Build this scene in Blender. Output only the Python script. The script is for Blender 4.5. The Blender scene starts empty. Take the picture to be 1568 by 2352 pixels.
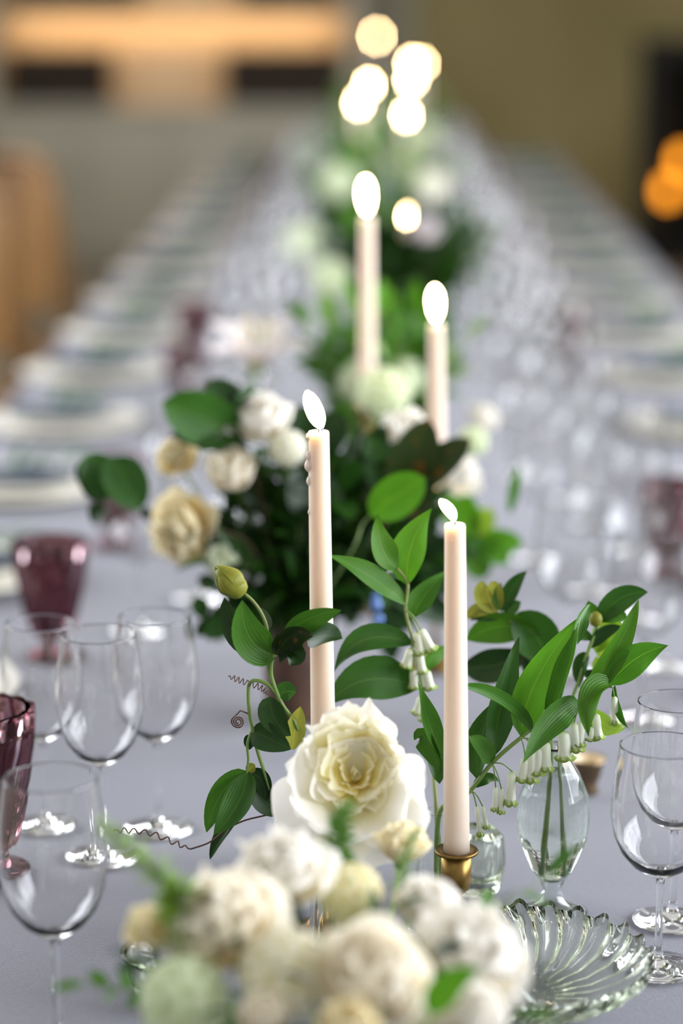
import bpy, math, random
from mathutils import Vector, Matrix, Quaternion
R = math.radians
V = Vector
sc = bpy.context.scene
col = sc.collection

# ------------------------------------------------------------------ camera
TZ, H, FPX = 0.75, 0.82, 5553.0            # table height, camera above table, focal length in px (1568x2352)
PITCH = math.atan(1236 / FPX)
YAW = math.atan(86 / FPX)
CAM = V((0, 0, TZ + H))
CR = (Matrix.Rotation(YAW, 3, 'Z') @ Matrix.Rotation(R(90) - PITCH, 3, 'X'))
cd = bpy.data.cameras.new('camera')
cam = bpy.data.objects.new('camera', cd)
col.objects.link(cam)
cam.location = CAM
cam.rotation_euler = CR.to_euler()
cd.sensor_fit = 'VERTICAL'
cd.sensor_height = 36
cd.sensor_width = 24
cd.lens = 85
cd.clip_start = 0.05
cd.dof.use_dof = True
cd.dof.focus_distance = 2.07
cd.dof.aperture_fstop = 1.8
cd.dof.aperture_blades = 9
sc.camera = cam
FWD = CR @ V((0, 0, -1))


def P(px, py, Y):
    """world point on the upright plane at distance Y seen at photo pixel (px, py)"""
    d = CR @ V(((px - 784) / FPX, -(py - 1176) / FPX, -1))
    return CAM + d * (Y / d.y)


def T(px, py, z=0.0):
    """world point at height z above the table seen at pixel"""
    d = CR @ V(((px - 784) / FPX, -(py - 1176) / FPX, -1))
    return CAM + d * ((z - H) / d.z)


def mpp(p):
    return (p - CAM).dot(FWD) / FPX


# ------------------------------------------------------------------ world, light, exposure
w = bpy.data.worlds.new('world')
sc.world = w
w.use_nodes = True
w.node_tree.nodes['Background'].inputs[0].default_value = (1.0, 0.98, 0.94, 1)
w.node_tree.nodes['Background'].inputs[1].default_value = 0.62


def area(name, loc, rot, sx, sy, power, color):
    l = bpy.data.lights.new(name, 'AREA')
    l.shape = 'RECTANGLE'
    l.size, l.size_y, l.energy, l.color = sx, sy, power, color
    o = bpy.data.objects.new(name, l)
    o.location, o.rotation_euler = loc, rot
    col.objects.link(o)


area('window_daylight_right', (3.32, 2.6, 2.15), (0, R(90), 0), 2.1, 5.4, 520, (0.9, 0.93, 1.0))
area('window_daylight_left', (-3.32, 5.2, 2.15), (0, R(-90), 0), 2.1, 5.4, 330, (0.9, 0.93, 1.0))
sc.view_settings.view_transform = 'Standard'
sc.view_settings.look = 'None'
sc.view_settings.exposure = 0.0
sc.view_settings.gamma = 1.0
sc.view_settings.use_curve_mapping = False
cy = sc.cycles
cy.max_bounces = 24
cy.transmission_bounces = 20
cy.transparent_max_bounces = 48
cy.glossy_bounces = 8
cy.diffuse_bounces = 7
cy.sample_clamp_indirect = 8
cy.use_denoising = True

# ------------------------------------------------------------------ materials
MATS = {}


def pmat(name, color, rough=0.5, **kw):
    if name in MATS:
        return MATS[name]
    m = bpy.data.materials.new(name)
    m.use_nodes = True
    b = m.node_tree.nodes['Principled BSDF']
    b.inputs['Base Color'].default_value = (*color, 1)
    b.inputs['Roughness'].default_value = rough
    for k, v in kw.items():
        b.inputs[k.replace('_', ' ')].default_value = v
    MATS[name] = m
    return m


def nd(m, t, **kw):
    n = m.node_tree.nodes.new(t)
    for k, v in kw.items():
        setattr(n, k, v)
    return n


def noise_color(m, c1, c2, scale, detail=3, bump=0.0, coord='Object', stretch=(1, 1, 1)):
    """noise between two pigments, plus fine relief"""
    tr, L = m.node_tree, m.node_tree.links
    b = tr.nodes['Principled BSDF']
    tc = nd(m, 'ShaderNodeTexCoord')
    mp = nd(m, 'ShaderNodeMapping')
    mp.inputs['Scale'].default_value = stretch
    n = nd(m, 'ShaderNodeTexNoise')
    n.inputs['Scale'].default_value = scale
    n.inputs['Detail'].default_value = detail
    r = nd(m, 'ShaderNodeValToRGB')
    r.color_ramp.elements[0].position, r.color_ramp.elements[1].position = 0.35, 0.65
    r.color_ramp.elements[0].color, r.color_ramp.elements[1].color = (*c1, 1), (*c2, 1)
    L.new(tc.outputs[coord], mp.inputs[0])
    L.new(mp.outputs[0], n.inputs['Vector'])
    L.new(n.outputs[0], r.inputs[0])
    L.new(r.outputs[0], b.inputs['Base Color'])
    if bump:
        bm = nd(m, 'ShaderNodeBump')
        bm.inputs['Strength'].default_value = bump
        bm.inputs['Distance'].default_value = 0.002
        L.new(n.outputs[0], bm.inputs['Height'])
        L.new(bm.outputs[0], b.inputs['Normal'])
    return m


def leafmat(name, c1, c2, trans=0.3, rough=0.38, veins=0.0, spots=None):
    """leaf: two greens by leaf and by patch, part of the light passes through"""
    m = pmat(name, c1, rough, Specular_IOR_Level=.3)
    tr, L = m.node_tree, m.node_tree.links
    b = tr.nodes['Principled BSDF']
    out = tr.nodes['Material Output']
    oi = nd(m, 'ShaderNodeObjectInfo')
    uv = nd(m, 'ShaderNodeUVMap')
    n = nd(m, 'ShaderNodeTexNoise')
    n.inputs['Scale'].default_value = 2.5
    L.new(uv.outputs[0], n.inputs['Vector'])
    ad = nd(m, 'ShaderNodeMath', operation='MULTIPLY_ADD')
    L.new(oi.outputs['Random'], ad.inputs[0])
    ad.inputs[1].default_value = 0.7
    L.new(n.outputs[0], ad.inputs[2])
    sb = nd(m, 'ShaderNodeMath', operation='SUBTRACT')
    L.new(ad.outputs[0], sb.inputs[0])
    sb.inputs[1].default_value = 0.35
    r = nd(m, 'ShaderNodeValToRGB')
    r.color_ramp.elements[0].position, r.color_ramp.elements[1].position = 0.1, 0.9
    r.color_ramp.elements[0].color, r.color_ramp.elements[1].color = (*c1, 1), (*c2, 1)
    L.new(sb.outputs[0], r.inputs[0])
    cout = r.outputs[0]
    # pale midrib
    sx = nd(m, 'ShaderNodeSeparateXYZ')
    L.new(uv.outputs[0], sx.inputs[0])
    d = nd(m, 'ShaderNodeMath', operation='SUBTRACT')
    L.new(sx.outputs[0], d.inputs[0])
    d.inputs[1].default_value = 0.5
    a = nd(m, 'ShaderNodeMath', operation='ABSOLUTE')
    L.new(d.outputs[0], a.inputs[0])
    lt = nd(m, 'ShaderNodeMath', operation='LESS_THAN')
    L.new(a.outputs[0], lt.inputs[0])
    lt.inputs[1].default_value = 0.018
    mx = nd(m, 'ShaderNodeMix', data_type='RGBA')
    mu = nd(m, 'ShaderNodeMath', operation='MULTIPLY')
    L.new(lt.outputs[0], mu.inputs[0])
    mu.inputs[1].default_value = 0.5
    L.new(mu.outputs[0], mx.inputs['Factor'])
    L.new(cout, mx.inputs['A'])
    mx.inputs['B'].default_value = (c2[0] * 1.8 + .02, c2[1] * 1.4 + .02, c2[2] * 1.5 + .01, 1)
    cout = mx.outputs['Result']
    if spots:
        n2 = nd(m, 'ShaderNodeTexNoise')
        n2.inputs['Scale'].default_value = 3.2
        n2.inputs['Detail'].default_value = 1
        L.new(uv.outputs[0], n2.inputs['Vector'])
        r2 = nd(m, 'ShaderNodeValToRGB')
        r2.color_ramp.elements[0].position, r2.color_ramp.elements[1].position = 0.58, 0.7
        L.new(n2.outputs[0], r2.inputs[0])
        mx2 = nd(m, 'ShaderNodeMix', data_type='RGBA')
        L.new(r2.outputs[0], mx2.inputs['Factor'])
        L.new(cout, mx2.inputs['A'])
        mx2.inputs['B'].default_value = (*spots, 1)
        cout = mx2.outputs['Result']
    L.new(cout, b.inputs['Base Color'])
    if veins:
        wv = nd(m, 'ShaderNodeTexWave', bands_direction='X')
        wv.inputs['Scale'].default_value = 3.5
        L.new(uv.outputs[0], wv.inputs['Vector'])
        bm = nd(m, 'ShaderNodeBump')
        bm.inputs['Strength'].default_value = veins
        bm.inputs['Distance'].default_value = 0.0015
        L.new(wv.outputs['Fac'], bm.inputs['Height'])
        L.new(bm.outputs[0], b.inputs['Normal'])
    tl = nd(m, 'ShaderNodeBsdfTranslucent')
    L.new(cout, tl.inputs[0])
    ms = nd(m, 'ShaderNodeMixShader')
    ms.inputs[0].default_value = trans
    L.new(b.outputs[0], ms.inputs[1])
    L.new(tl.outputs[0], ms.inputs[2])
    L.new(ms.outputs[0], out.inputs[0])
    return m


def petalmat(name, base, tip, trans=0.35, span=(.12, .62)):
    """petal: pigment from claw (t=0) to edge (t=1)"""
    m = pmat(name, tip, 0.55)
    tr, L = m.node_tree, m.node_tree.links
    b = tr.nodes['Principled BSDF']
    b.inputs['Specular IOR Level'].default_value = 0.25
    out = tr.nodes['Material Output']
    at = nd(m, 'ShaderNodeAttribute', attribute_name='t')
    r = nd(m, 'ShaderNodeValToRGB')
    r.color_ramp.elements[0].position, r.color_ramp.elements[1].position = span
    r.color_ramp.elements[0].color, r.color_ramp.elements[1].color = (*base, 1), (*tip, 1)
    L.new(at.outputs['Fac'], r.inputs[0])
    L.new(r.outputs[0], b.inputs['Base Color'])
    tl = nd(m, 'ShaderNodeBsdfTranslucent')
    L.new(r.outputs[0], tl.inputs[0])
    ms = nd(m, 'ShaderNodeMixShader')
    ms.inputs[0].default_value = trans
    L.new(b.outputs[0], ms.inputs[1])
    L.new(tl.outputs[0], ms.inputs[2])
    L.new(ms.outputs[0], out.inputs[0])
    return m


def thinglass(name, tint=(0.985, 0.985, 0.985), edge=(0.66, 0.7, 0.7), ior=1.5):
    """thin blown glass sheet: straight-through view, mirror by Fresnel, longer path through the wall at the rim"""
    m = bpy.data.materials.new(name)
    m.use_nodes = True
    tr, L = m.node_tree, m.node_tree.links
    tr.nodes.clear()
    out = nd(m, 'ShaderNodeOutputMaterial')
    lw = nd(m, 'ShaderNodeLayerWeight')
    lw.inputs[0].default_value = 0.5
    pw = nd(m, 'ShaderNodeMath', operation='POWER')
    L.new(lw.outputs['Facing'], pw.inputs[0])
    pw.inputs[1].default_value = 4
    mx = nd(m, 'ShaderNodeMix', data_type='RGBA')
    L.new(pw.outputs[0], mx.inputs['Factor'])
    mx.inputs['A'].default_value = (*tint, 1)
    mx.inputs['B'].default_value = (*edge, 1)
    tp = nd(m, 'ShaderNodeBsdfTransparent')
    L.new(mx.outputs['Result'], tp.inputs[0])
    g = nd(m, 'ShaderNodeBsdfGlossy')
    g.inputs['Roughness'].default_value = 0.02
    # Schlick mirror share, the same from either side of the sheet
    f0 = ((ior - 1) / (ior + 1)) ** 2
    fr = nd(m, 'ShaderNodeMath', operation='MULTIPLY_ADD')
    p5 = nd(m, 'ShaderNodeMath', operation='POWER')
    L.new(lw.outputs['Facing'], p5.inputs[0])
    p5.inputs[1].default_value = 5
    L.new(p5.outputs[0], fr.inputs[0])
    fr.inputs[1].default_value = (1 - f0) * .6
    fr.inputs[2].default_value = f0
    ms = nd(m, 'ShaderNodeMixShader')
    L.new(fr.outputs[0], ms.inputs[0])
    L.new(tp.outputs[0], ms.inputs[1])
    L.new(g.outputs[0], ms.inputs[2])
    L.new(ms.outputs[0], out.inputs[0])
    MATS[name] = m
    return m


def glassmat(name, color, ior=1.48, rough=0.0):
    m = bpy.data.materials.new(name)
    m.use_nodes = True
    tr, L = m.node_tree, m.node_tree.links
    tr.nodes.clear()
    out = nd(m, 'ShaderNodeOutputMaterial')
    g = nd(m, 'ShaderNodeBsdfGlass')
    g.inputs['Color'].default_value = (*color, 1)
    g.inputs['IOR'].default_value = ior
    g.inputs['Roughness'].default_value = rough
    L.new(g.outputs[0], out.inputs[0])
    MATS[name] = m
    return m


def emitmat(name, color, strength):
    m = bpy.data.materials.new(name)
    m.use_nodes = True
    tr, L = m.node_tree, m.node_tree.links
    tr.nodes.clear()
    out = nd(m, 'ShaderNodeOutputMaterial')
    e = nd(m, 'ShaderNodeEmission')
    e.inputs[0].default_value = (*color, 1)
    e.inputs[1].default_value = strength
    L.new(e.outputs[0], out.inputs[0])
    MATS[name] = m
    return m


def flamemat(name, strength):
    """candle flame: blue foot, dim zone round the wick, bright body"""
    m = emitmat(name, (1, .8, .5), strength)
    tr, L = m.node_tree, m.node_tree.links
    e = [n for n in tr.nodes if n.type == 'EMISSION'][0]
    at = nd(m, 'ShaderNodeAttribute', attribute_name='t')
    r = nd(m, 'ShaderNodeValToRGB')
    el = r.color_ramp.elements
    el[0].position, el[0].color = 0.0, (.02, .12, .5, 1)
    el[1].position, el[1].color = 1.0, (1, .68, .32, 1)
    a = el.new(.2); a.color = (.5, .4, .35, 1)
    a = el.new(.35); a.color = (1, .74, .4, 1)
    L.new(at.outputs['Fac'], r.inputs[0])
    L.new(r.outputs[0], e.inputs[0])
    r2 = nd(m, 'ShaderNodeMapRange')
    r2.inputs[1].default_value, r2.inputs[2].default_value = 0.08, 0.42
    r2.inputs[3].default_value, r2.inputs[4].default_value = 0.8, strength
    L.new(at.outputs['Fac'], r2.inputs[0])
    L.new(r2.outputs[0], e.inputs[1])
    return m


M = MATS
noise_color(pmat('linen', (.28, .27, .29), .85), (.13, .132, .166), (.165, .167, .205), 620, 2, .25)
M['linen'].node_tree.nodes['Principled BSDF'].inputs['Sheen Weight'].default_value = .2
noise_color(pmat('floor_boards', (.3, .22, .14), .55), (.24, .19, .13), (.36, .29, .2), 3, 4, 0, stretch=(6, .6, 1))
noise_color(pmat('olive_plaster', (.17, .13, .055), .9), (.235, .19, .075), (.3, .245, .105), 1.4, 3)
noise_color(pmat('grey_plaster', (.3, .28, .21), .9), (.28, .26, .19), (.33, .31, .24), 1.4, 3)
pmat('painted_wood', (.5, .47, .37), .6)
noise_color(pmat('chair_wood', (.3, .15, .05), .45), (.1, .045, .01), (.18, .085, .018), 5, 3, 0, stretch=(1, 1, .2))
noise_color(pmat('basket_reed', (.03, .02, .012), .8), (.02, .014, .009), (.05, .03, .016), 30, 2)
pmat('soot_stone', (.02, .018, .015), .9)
noise_color(pmat('brass', (.3, .19, .06), .36, Metallic=1.0), (.17, .1, .028), (.3, .19, .06), 40, 3)
pmat('wax', (.75, .655, .565), .42, Subsurface_Weight=1.0, Subsurface_Scale=.018)
M['wax'].node_tree.nodes['Principled BSDF'].inputs['Subsurface Radius'].default_value = (1, .78, .58)
pmat('wax_drip', (.85, .74, .63), .35, Subsurface_Weight=.4, Subsurface_Scale=.004)
pmat('wick', (.015, .012, .01), .9)
noise_color(pmat('rust_vase', (.13, .06, .03), .75), (.045, .022, .012), (.1, .05, .028), 28, 4, .5)
pmat('ceramic', (.86, .84, .77), .25)
pmat('bowl_glaze', (.42, .45, .38), .3)
pmat('bronze', (.2, .14, .08), .35, Metallic=.9)
pmat('cream_glaze', (.75, .6, .38), .4)
noise_color(pmat('slate_linen', (.06, .08, .11), .9), (.05, .068, .095), (.075, .1, .135), 120, 2, .3)
pmat('stem_green', (.16, .26, .06), .45)
pmat('stem_olive', (.2, .24, .07), .5)
pmat('tendril', (.1, .045, .03), .5)
pmat('bark', (.09, .05, .03), .8)
pmat('blue_berry', (.1, .2, .5), .3)
pmat('gold_stamen', (.75, .5, .06), .6)
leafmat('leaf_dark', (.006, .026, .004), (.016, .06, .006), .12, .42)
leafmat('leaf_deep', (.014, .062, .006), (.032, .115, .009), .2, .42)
leafmat('leaf_mid', (.028, .115, .005), (.06, .18, .009), .3, .42, .22)
leafmat('leaf_bright', (.05, .19, .006), (.1, .3, .012), .4, .42, .22)
leafmat('leaf_lime', (.19, .36, .02), (.3, .46, .04), .45, .45)
leafmat('leaf_soft', (.19, .33, .09), (.33, .48, .19), .4, .6)
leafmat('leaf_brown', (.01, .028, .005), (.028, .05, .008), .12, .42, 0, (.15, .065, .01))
leafmat('leaf_vine', (.025, .1, .009), (.055, .165, .014), .25, .4, .2)
leafmat('bud_skin', (.2, .22, .025), (.34, .36, .05), .25, .45)
petalmat('petal_white', (.95, .86, .55), (.96, .94, .89), .45)
petalmat('petal_ivory', (.92, .77, .42), (.95, .91, .8), .45)
petalmat('petal_cream', (.9, .74, .34), (.93, .86, .62), .45)
petalmat('petal_green', (.55, .64, .32), (.8, .86, .66), .4)
petalmat('petal_pink', (.9, .76, .64), (.95, .9, .91), .4)
petalmat('petal_peony', (1, .9, .42), (.985, .965, .89), .5, (.15, .62))
petalmat('petal_heart', (1, .9, .28), (.99, .97, .82), .5, (.22, .85))
petalmat('petal_guard', (.93, .9, .66), (.97, .955, .91), .45)
petalmat('petal_bell', (.6, .72, .35), (.9, .93, .83), .35)
_r = [n for n in M['petal_bell'].node_tree.nodes if n.type == 'VALTORGB'][0]
_c = _r.color_ramp
_c.elements[0].position, _c.elements[1].position = 0.0, 0.2
for _p, _k in ((.46, (.92, .94, .84, 1)), (.55, (.42, .56, .14, 1)), (.68, (.3, .45, .08, 1)), (.85, (.8, .86, .66, 1))):
    _e = _c.elements.new(_p); _e.color = _k
thinglass('blown_glass')
glassmat('solid_glass', (1, 1, 1), 1.46)
glassmat('pressed_glass', (.95, .97, .93), 1.5)
glassmat('amethyst_glass', (.62, .46, .49), 1.48, .02)
glassmat('water', (.98, .99, .98), 1.33)
glassmat('vase_glass', (.97, .985, .975), 1.42)
thinglass('water_glass', (.975, .985, .975), (.7, .76, .7), 1.5)
flamemat('flame', 100)
emitmat('amber_glow', (1, .33, .02), 5)
emitmat('lamp_glow', (1, .6, .25), 2)

# ------------------------------------------------------------------ mesh helpers
W = {}


def mk(name, vs, fs, smooth=True, uvs=None, ts=None):
    me = bpy.data.meshes.new(name)
    me.from_pydata([tuple(v) for v in vs], [], fs)
    if smooth:
        me.polygons.foreach_set('use_smooth', [True] * len(me.polygons))
    if uvs:
        l = me.uv_layers.new(name='UVMap')
        for lp in me.loops:
            l.data[lp.index].uv = uvs[lp.vertex_index]
    if ts:
        a = me.attributes.new('t', 'FLOAT', 'POINT')
        a.data.foreach_set('value', ts)
    me.update()
    return me


def grid(name, nu, nv, f):
    """f(u, v) for u along (t), v across, both 0..1"""
    vs, uv, ts, fs = [], [], [], []
    for i in range(nu + 1):
        for j in range(nv + 1):
            u, v = i / nu, j / nv
            vs.append(f(u, v)); uv.append((v, u)); ts.append(u)
    for i in range(nu):
        for j in range(nv):
            a = i * (nv + 1) + j
            fs.append((a, a + 1, a + nv + 2, a + nv + 1))
    return mk(name, vs, fs, True, uv, ts)


def spline(pts, n):
    """Catmull-Rom through pts, n samples per span"""
    q = [V(p) for p in pts]
    q = [q[0] * 2 - q[1]] + q + [q[-1] * 2 - q[-2]]
    out = []
    for i in range(1, len(q) - 2):
        a, b, c, d = q[i - 1:i + 3]
        for k in range(n):
            t = k / n
            out.append(0.5 * (2 * b + (c - a) * t + (2 * a - 5 * b + 4 * c - d) * t * t + (3 * b - a - 3 * c + d) * t ** 3))
    out.append(q[-2])
    return out


def tube_data(pts, rad, seg=7):
    vs, fs, ts = [], [], []
    n = len(pts)
    up = V((0.13, 0.31, 0.94))
    x = None
    for i, p in enumerate(pts):
        t = (pts[min(i + 1, n - 1)] - pts[max(i - 1, 0)]).normalized()
        x = (t.cross(up) if x is None else (x - t * x.dot(t)))
        if x.length < 1e-5:
            x = t.orthogonal()
        x.normalize()
        y = t.cross(x)
        r = rad(i / (n - 1)) if callable(rad) else rad
        for k in range(seg):
            a = 2 * math.pi * k / seg
            vs.append(p + (x * math.cos(a) + y * math.sin(a)) * r)
            ts.append(i / (n - 1))
    for i in range(n - 1):
        for k in range(seg):
            a, b = i * seg + k, i * seg + (k + 1) % seg
            fs.append((a, b, b + seg, a + seg))
    fs.append(tuple(range(seg - 1, -1, -1)))
    fs.append(tuple((n - 1) * seg + k for k in range(seg)))
    return vs, fs, ts


def tube(name, pts, rad, seg=7):
    vs, fs, ts = tube_data(pts, rad, seg)
    return mk(name, vs, fs, True, None, ts)


def lathe(name, prof, seg=32, rf=None, smooth=True, cap=True):
    """prof: list of (r, z); rf(angle, i) scales radius (may also return (scale, dz, twist))"""
    vs, fs, ts = [], [], []
    n = len(prof)
    for i, (r, z) in enumerate(prof):
        for k in range(seg):
            a = 2 * math.pi * k / seg
            s, dz, tw = (1, 0, 0)
            if rf:
                q = rf(a, i)
                s, dz, tw = q if isinstance(q, tuple) else (q, 0, 0)
            vs.append((r * s * math.cos(a + tw), r * s * math.sin(a + tw), z + dz))
            ts.append(i / (n - 1))
    for i in range(n - 1):
        for k in range(seg):
            a, b = i * seg + k, i * seg + (k + 1) % seg
            fs.append((a, b, b + seg, a + seg))
    if cap:
        if prof[0][0] > 1e-6: fs.append(tuple(range(seg - 1, -1, -1)))
        if prof[-1][0] > 1e-6: fs.append(tuple((n - 1) * seg + k for k in range(seg)))
    return mk(name, vs, fs, smooth, None, ts)


def box(name, x0, x1, y0, y1, z0, z1, bev=0.0):
    import bmesh
    bm = bmesh.new()
    bmesh.ops.create_cube(bm, size=1)
    for v in bm.verts:
        v.co = V(((x0 + x1) / 2 + v.co.x * (x1 - x0), (y0 + y1) / 2 + v.co.y * (y1 - y0), (z0 + z1) / 2 + v.co.z * (z1 - z0)))
    if bev:
        bmesh.ops.bevel(bm, geom=bm.edges[:], offset=bev, segments=2, affect='EDGES', profile=0.5)
    me = bpy.data.meshes.new(name)
    bm.to_mesh(me); bm.free()
    return me


def tag(o, label, cat, group=None):
    o['label'] = label
    o['category'] = cat
    if group: o['group'] = group
    return o


def thing(name, label, cat, loc, group=None, rz=0.0):
    o = bpy.data.objects.new(name, None)
    col.objects.link(o)
    o.empty_display_size = 0.05
    m = Matrix.Translation(loc) @ Matrix.Rotation(rz, 4, 'Z')
    o.matrix_basis = m
    W[o] = m
    return tag(o, label, cat, group)


def obj(name, me, mat, parent=None, mw=None):
    """mesh object whose mesh sits in the world by matrix mw (identity: mesh is in world coordinates)"""
    o = bpy.data.objects.new(name, me)
    col.objects.link(o)
    if not me.materials:
        me.materials.append(None)
    o.material_slots[0].link = 'OBJECT'
    o.material_slots[0].material = M[mat] if isinstance(mat, str) else mat
    if mw is None and parent is not None:
        me.transform(W[parent].inverted())     # mesh given in world coordinates: keep it in its parent's frame
        o.parent = parent
        W[o] = W[parent]
        return o
    mw = mw if mw is not None else Matrix.Identity(4)
    if parent is not None:
        o.parent = parent
        o.matrix_basis = W[parent].inverted() @ mw
    else:
        o.matrix_basis = mw
    W[o] = mw
    return o


def struct(name, me, mat, parent=None):
    o = obj(name, me, mat, parent)
    if parent is None: o['kind'] = 'structure'
    return o


def frame(p, d, up, sx, sy=None, sz=None):
    """matrix: local +X along d, +Z near up"""
    x = d.normalized()
    z = up - x * up.dot(x)
    if z.length < 1e-4: z = x.orthogonal()
    z.normalize()
    y = z.cross(x)
    sy = sy or sx
    sz = sz or sx
    m = Matrix.Identity(4)
    for i in range(3):
        m[i][0], m[i][1], m[i][2], m[i][3] = x[i] * sx, y[i] * sy, z[i] * sz, p[i]
    return m


def lprof(t, a=.75, b=.95):
    m = a / (a + b)
    return (max(t, 0) ** a * max(1 - t, 0) ** b) / (m ** a * (1 - m) ** b)


def leaf_curve(name, p0, pc, p2, width, facing, fold=.25, wave=.0, a=.75, b=.95, nl=12, nw=4, seed=0):
    """leaf blade on a curved midrib p0-pc-p2; width across, facing = side shown"""
    rnd = random.Random(seed)
    ph = rnd.uniform(0, 6)

    def f(u, v):
        t = .002 + .996 * u
        c = p0 * (1 - t) ** 2 + pc * 2 * t * (1 - t) + p2 * t * t
        d = ((pc - p0) * (1 - t) + (p2 - pc) * t).normalized()
        s = d.cross(facing)
        s = s.normalized() if s.length > 1e-4 else d.orthogonal()
        nrm = s.cross(d)
        x = (v - .5) * 2
        hw = width / 2 * lprof(t, a, b)
        return c + s * (x * hw * (1 - .18 * abs(fold) * x * x)) + nrm * (fold * hw * abs(x) ** 1.35 + wave * width * math.sin(9 * t + ph + 2 * v) * abs(x))
    return grid(name, nl, nw, f)


def pleaf(root, base, tip, wpx, Y, mat, ctrl=None, db=0., dt=0., dc=0., roll=0., fold=.3, wave=.03, a=.75, b=.95, name='leaf'):
    """leaf of a stem: base, tip and bend read from the photograph, at its own distance, rolled about its midrib"""
    p0, p2 = P(*base, Y + db), P(*tip, Y + dt)
    pc = P(*ctrl, Y + dc + (db + dt) / 2) if ctrl else (p0 + p2) / 2 + V((0, -.006, .004))
    ax = (p2 - p0).normalized()
    fc = (CAM - (p0 + p2) / 2).normalized()
    fc = Quaternion(ax, R(roll)) @ fc
    me = leaf_curve(name, p0, pc, p2, wpx * mpp((p0 + p2) / 2), fc, fold, wave, a, b, seed=int(base[0] + tip[1]))
    return obj(name, me, mat, root)


def stem(root, pts, r, mat='stem_green', name='stem', seg=7, n=6):
    return obj(name, tube(name, spline(pts, n), r, seg), mat, root)


# unit leaves (+X along, +Z upper side) and unit petals, shared by many objects
def unit_leaf(name, wd, bend, fold, a, b):
    return grid(name, 6, 4, lambda u, v: V((u * (1 - .12 * bend * u), (v - .5) * wd * lprof(.004 + .99 * u, a, b), -bend * .35 * u * u + fold * abs(v - .5) * 2 * wd * .35 * lprof(.004 + .99 * u, a, b))))


ULEAF = {'oval': [unit_leaf('leaf_oval', .56, .3, .25, .7, .7), unit_leaf('leaf_oval', .5, .8, .35, .8, .75), unit_leaf('leaf_oval', .6, -.2, .2, .7, .8)],
         'lance': [unit_leaf('leaf_lance', .3, .5, .3, .7, 1), unit_leaf('leaf_lance', .26, 1., .4, .75, 1.1), unit_leaf('leaf_lance', .34, .1, .3, .7, .9)],
         'tiny': [unit_leaf('leaf_tiny', .5, .3, .2, .6, .6), unit_leaf('leaf_tiny', .4, .7, .3, .7, .7)]}


def unit_petal(name, wd, bend, cup, ruf, a=.55, b=.28, nu=8, nv=8, seed=1, notch=0.0, fine=0.0):
    rnd = random.Random(seed)
    ph = [rnd.uniform(0, 6.3) for _ in range(4)]

    def f(u, v):
        x = (v - .5) * 2
        m = a / (a + b)
        hw = wd / 2 * ((u + .03) / 1.03) ** a * max(1.02 - u, .0) ** b / (m ** a * (1 - m) ** b)
        r = ruf * u * u * u
        ex = math.sin(7 * v + ph[0]) * .6 + math.sin(15 * v + ph[1]) * .5
        th = bend * u                     # curls inward along an arc
        L = 1 + r * .35 * ex + fine * u ** 5 * (math.sin(33 * v + ph[2]) + .5 * math.sin(21 * v)) - notch * u ** 4 * (1 - abs(x)) - .1 * x * x * u
        if abs(bend) > .05:
            px, pz = math.sin(th) / bend * L, (1 - math.cos(th)) / bend * L
        else:
            px, pz = u * L, 0
        zz = cup * x * x * hw + r * .5 * (math.sin(9 * v + ph[2]) + .6 * math.sin(17 * v + ph[3]))
        return V((px - math.sin(th) * zz, x * hw, pz + math.cos(th) * zz))
    return grid(name, nu, nv, f)


UP = {'rose': [unit_petal('petal_rose', 1.05, 1.0, .55, .06, seed=i) for i in range(3)],
      'inner': [unit_petal('petal_inner', .75, 1.25, .75, .12, seed=10 + i) for i in range(3)],
      'guard': [unit_petal('petal_guard', .98, .75, .42, .09, seed=20 + i, notch=.06, nu=12, nv=12) for i in range(4)],
      'frill': [unit_petal('petal_frill', .5, .5, .5, .3, seed=30 + i, a=.8, b=.3, nu=10, nv=10) for i in range(4)],
      'crown': [unit_petal('petal_crown', .8, .42, .4, .11, seed=60 + i, a=.75, b=.22, nu=12, nv=36, fine=.026) for i in range(5)],
      'strap': [unit_petal('petal_strap', .2, .55, .8, .12, seed=40 + i, a=.6, b=.5, nu=8, nv=4) for i in range(3)],
      'lily': [unit_petal('petal_lily', .42, -.6, .5, .08, seed=50 + i, a=.7, b=.8) for i in range(2)]}


def petal(root, kind, mat, base, axis, az, el, L, rnd, wide=1.0, name='petal'):
    s = axis.orthogonal().normalized()
    s = Quaternion(axis, az) @ s
    d = s * math.cos(el) + axis * math.sin(el)
    inn = axis * math.cos(el) - s * math.sin(el)
    return obj(name, rnd.choice(UP[kind]), mat, root, frame(base, d, inn, L, L * wide, L))


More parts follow.
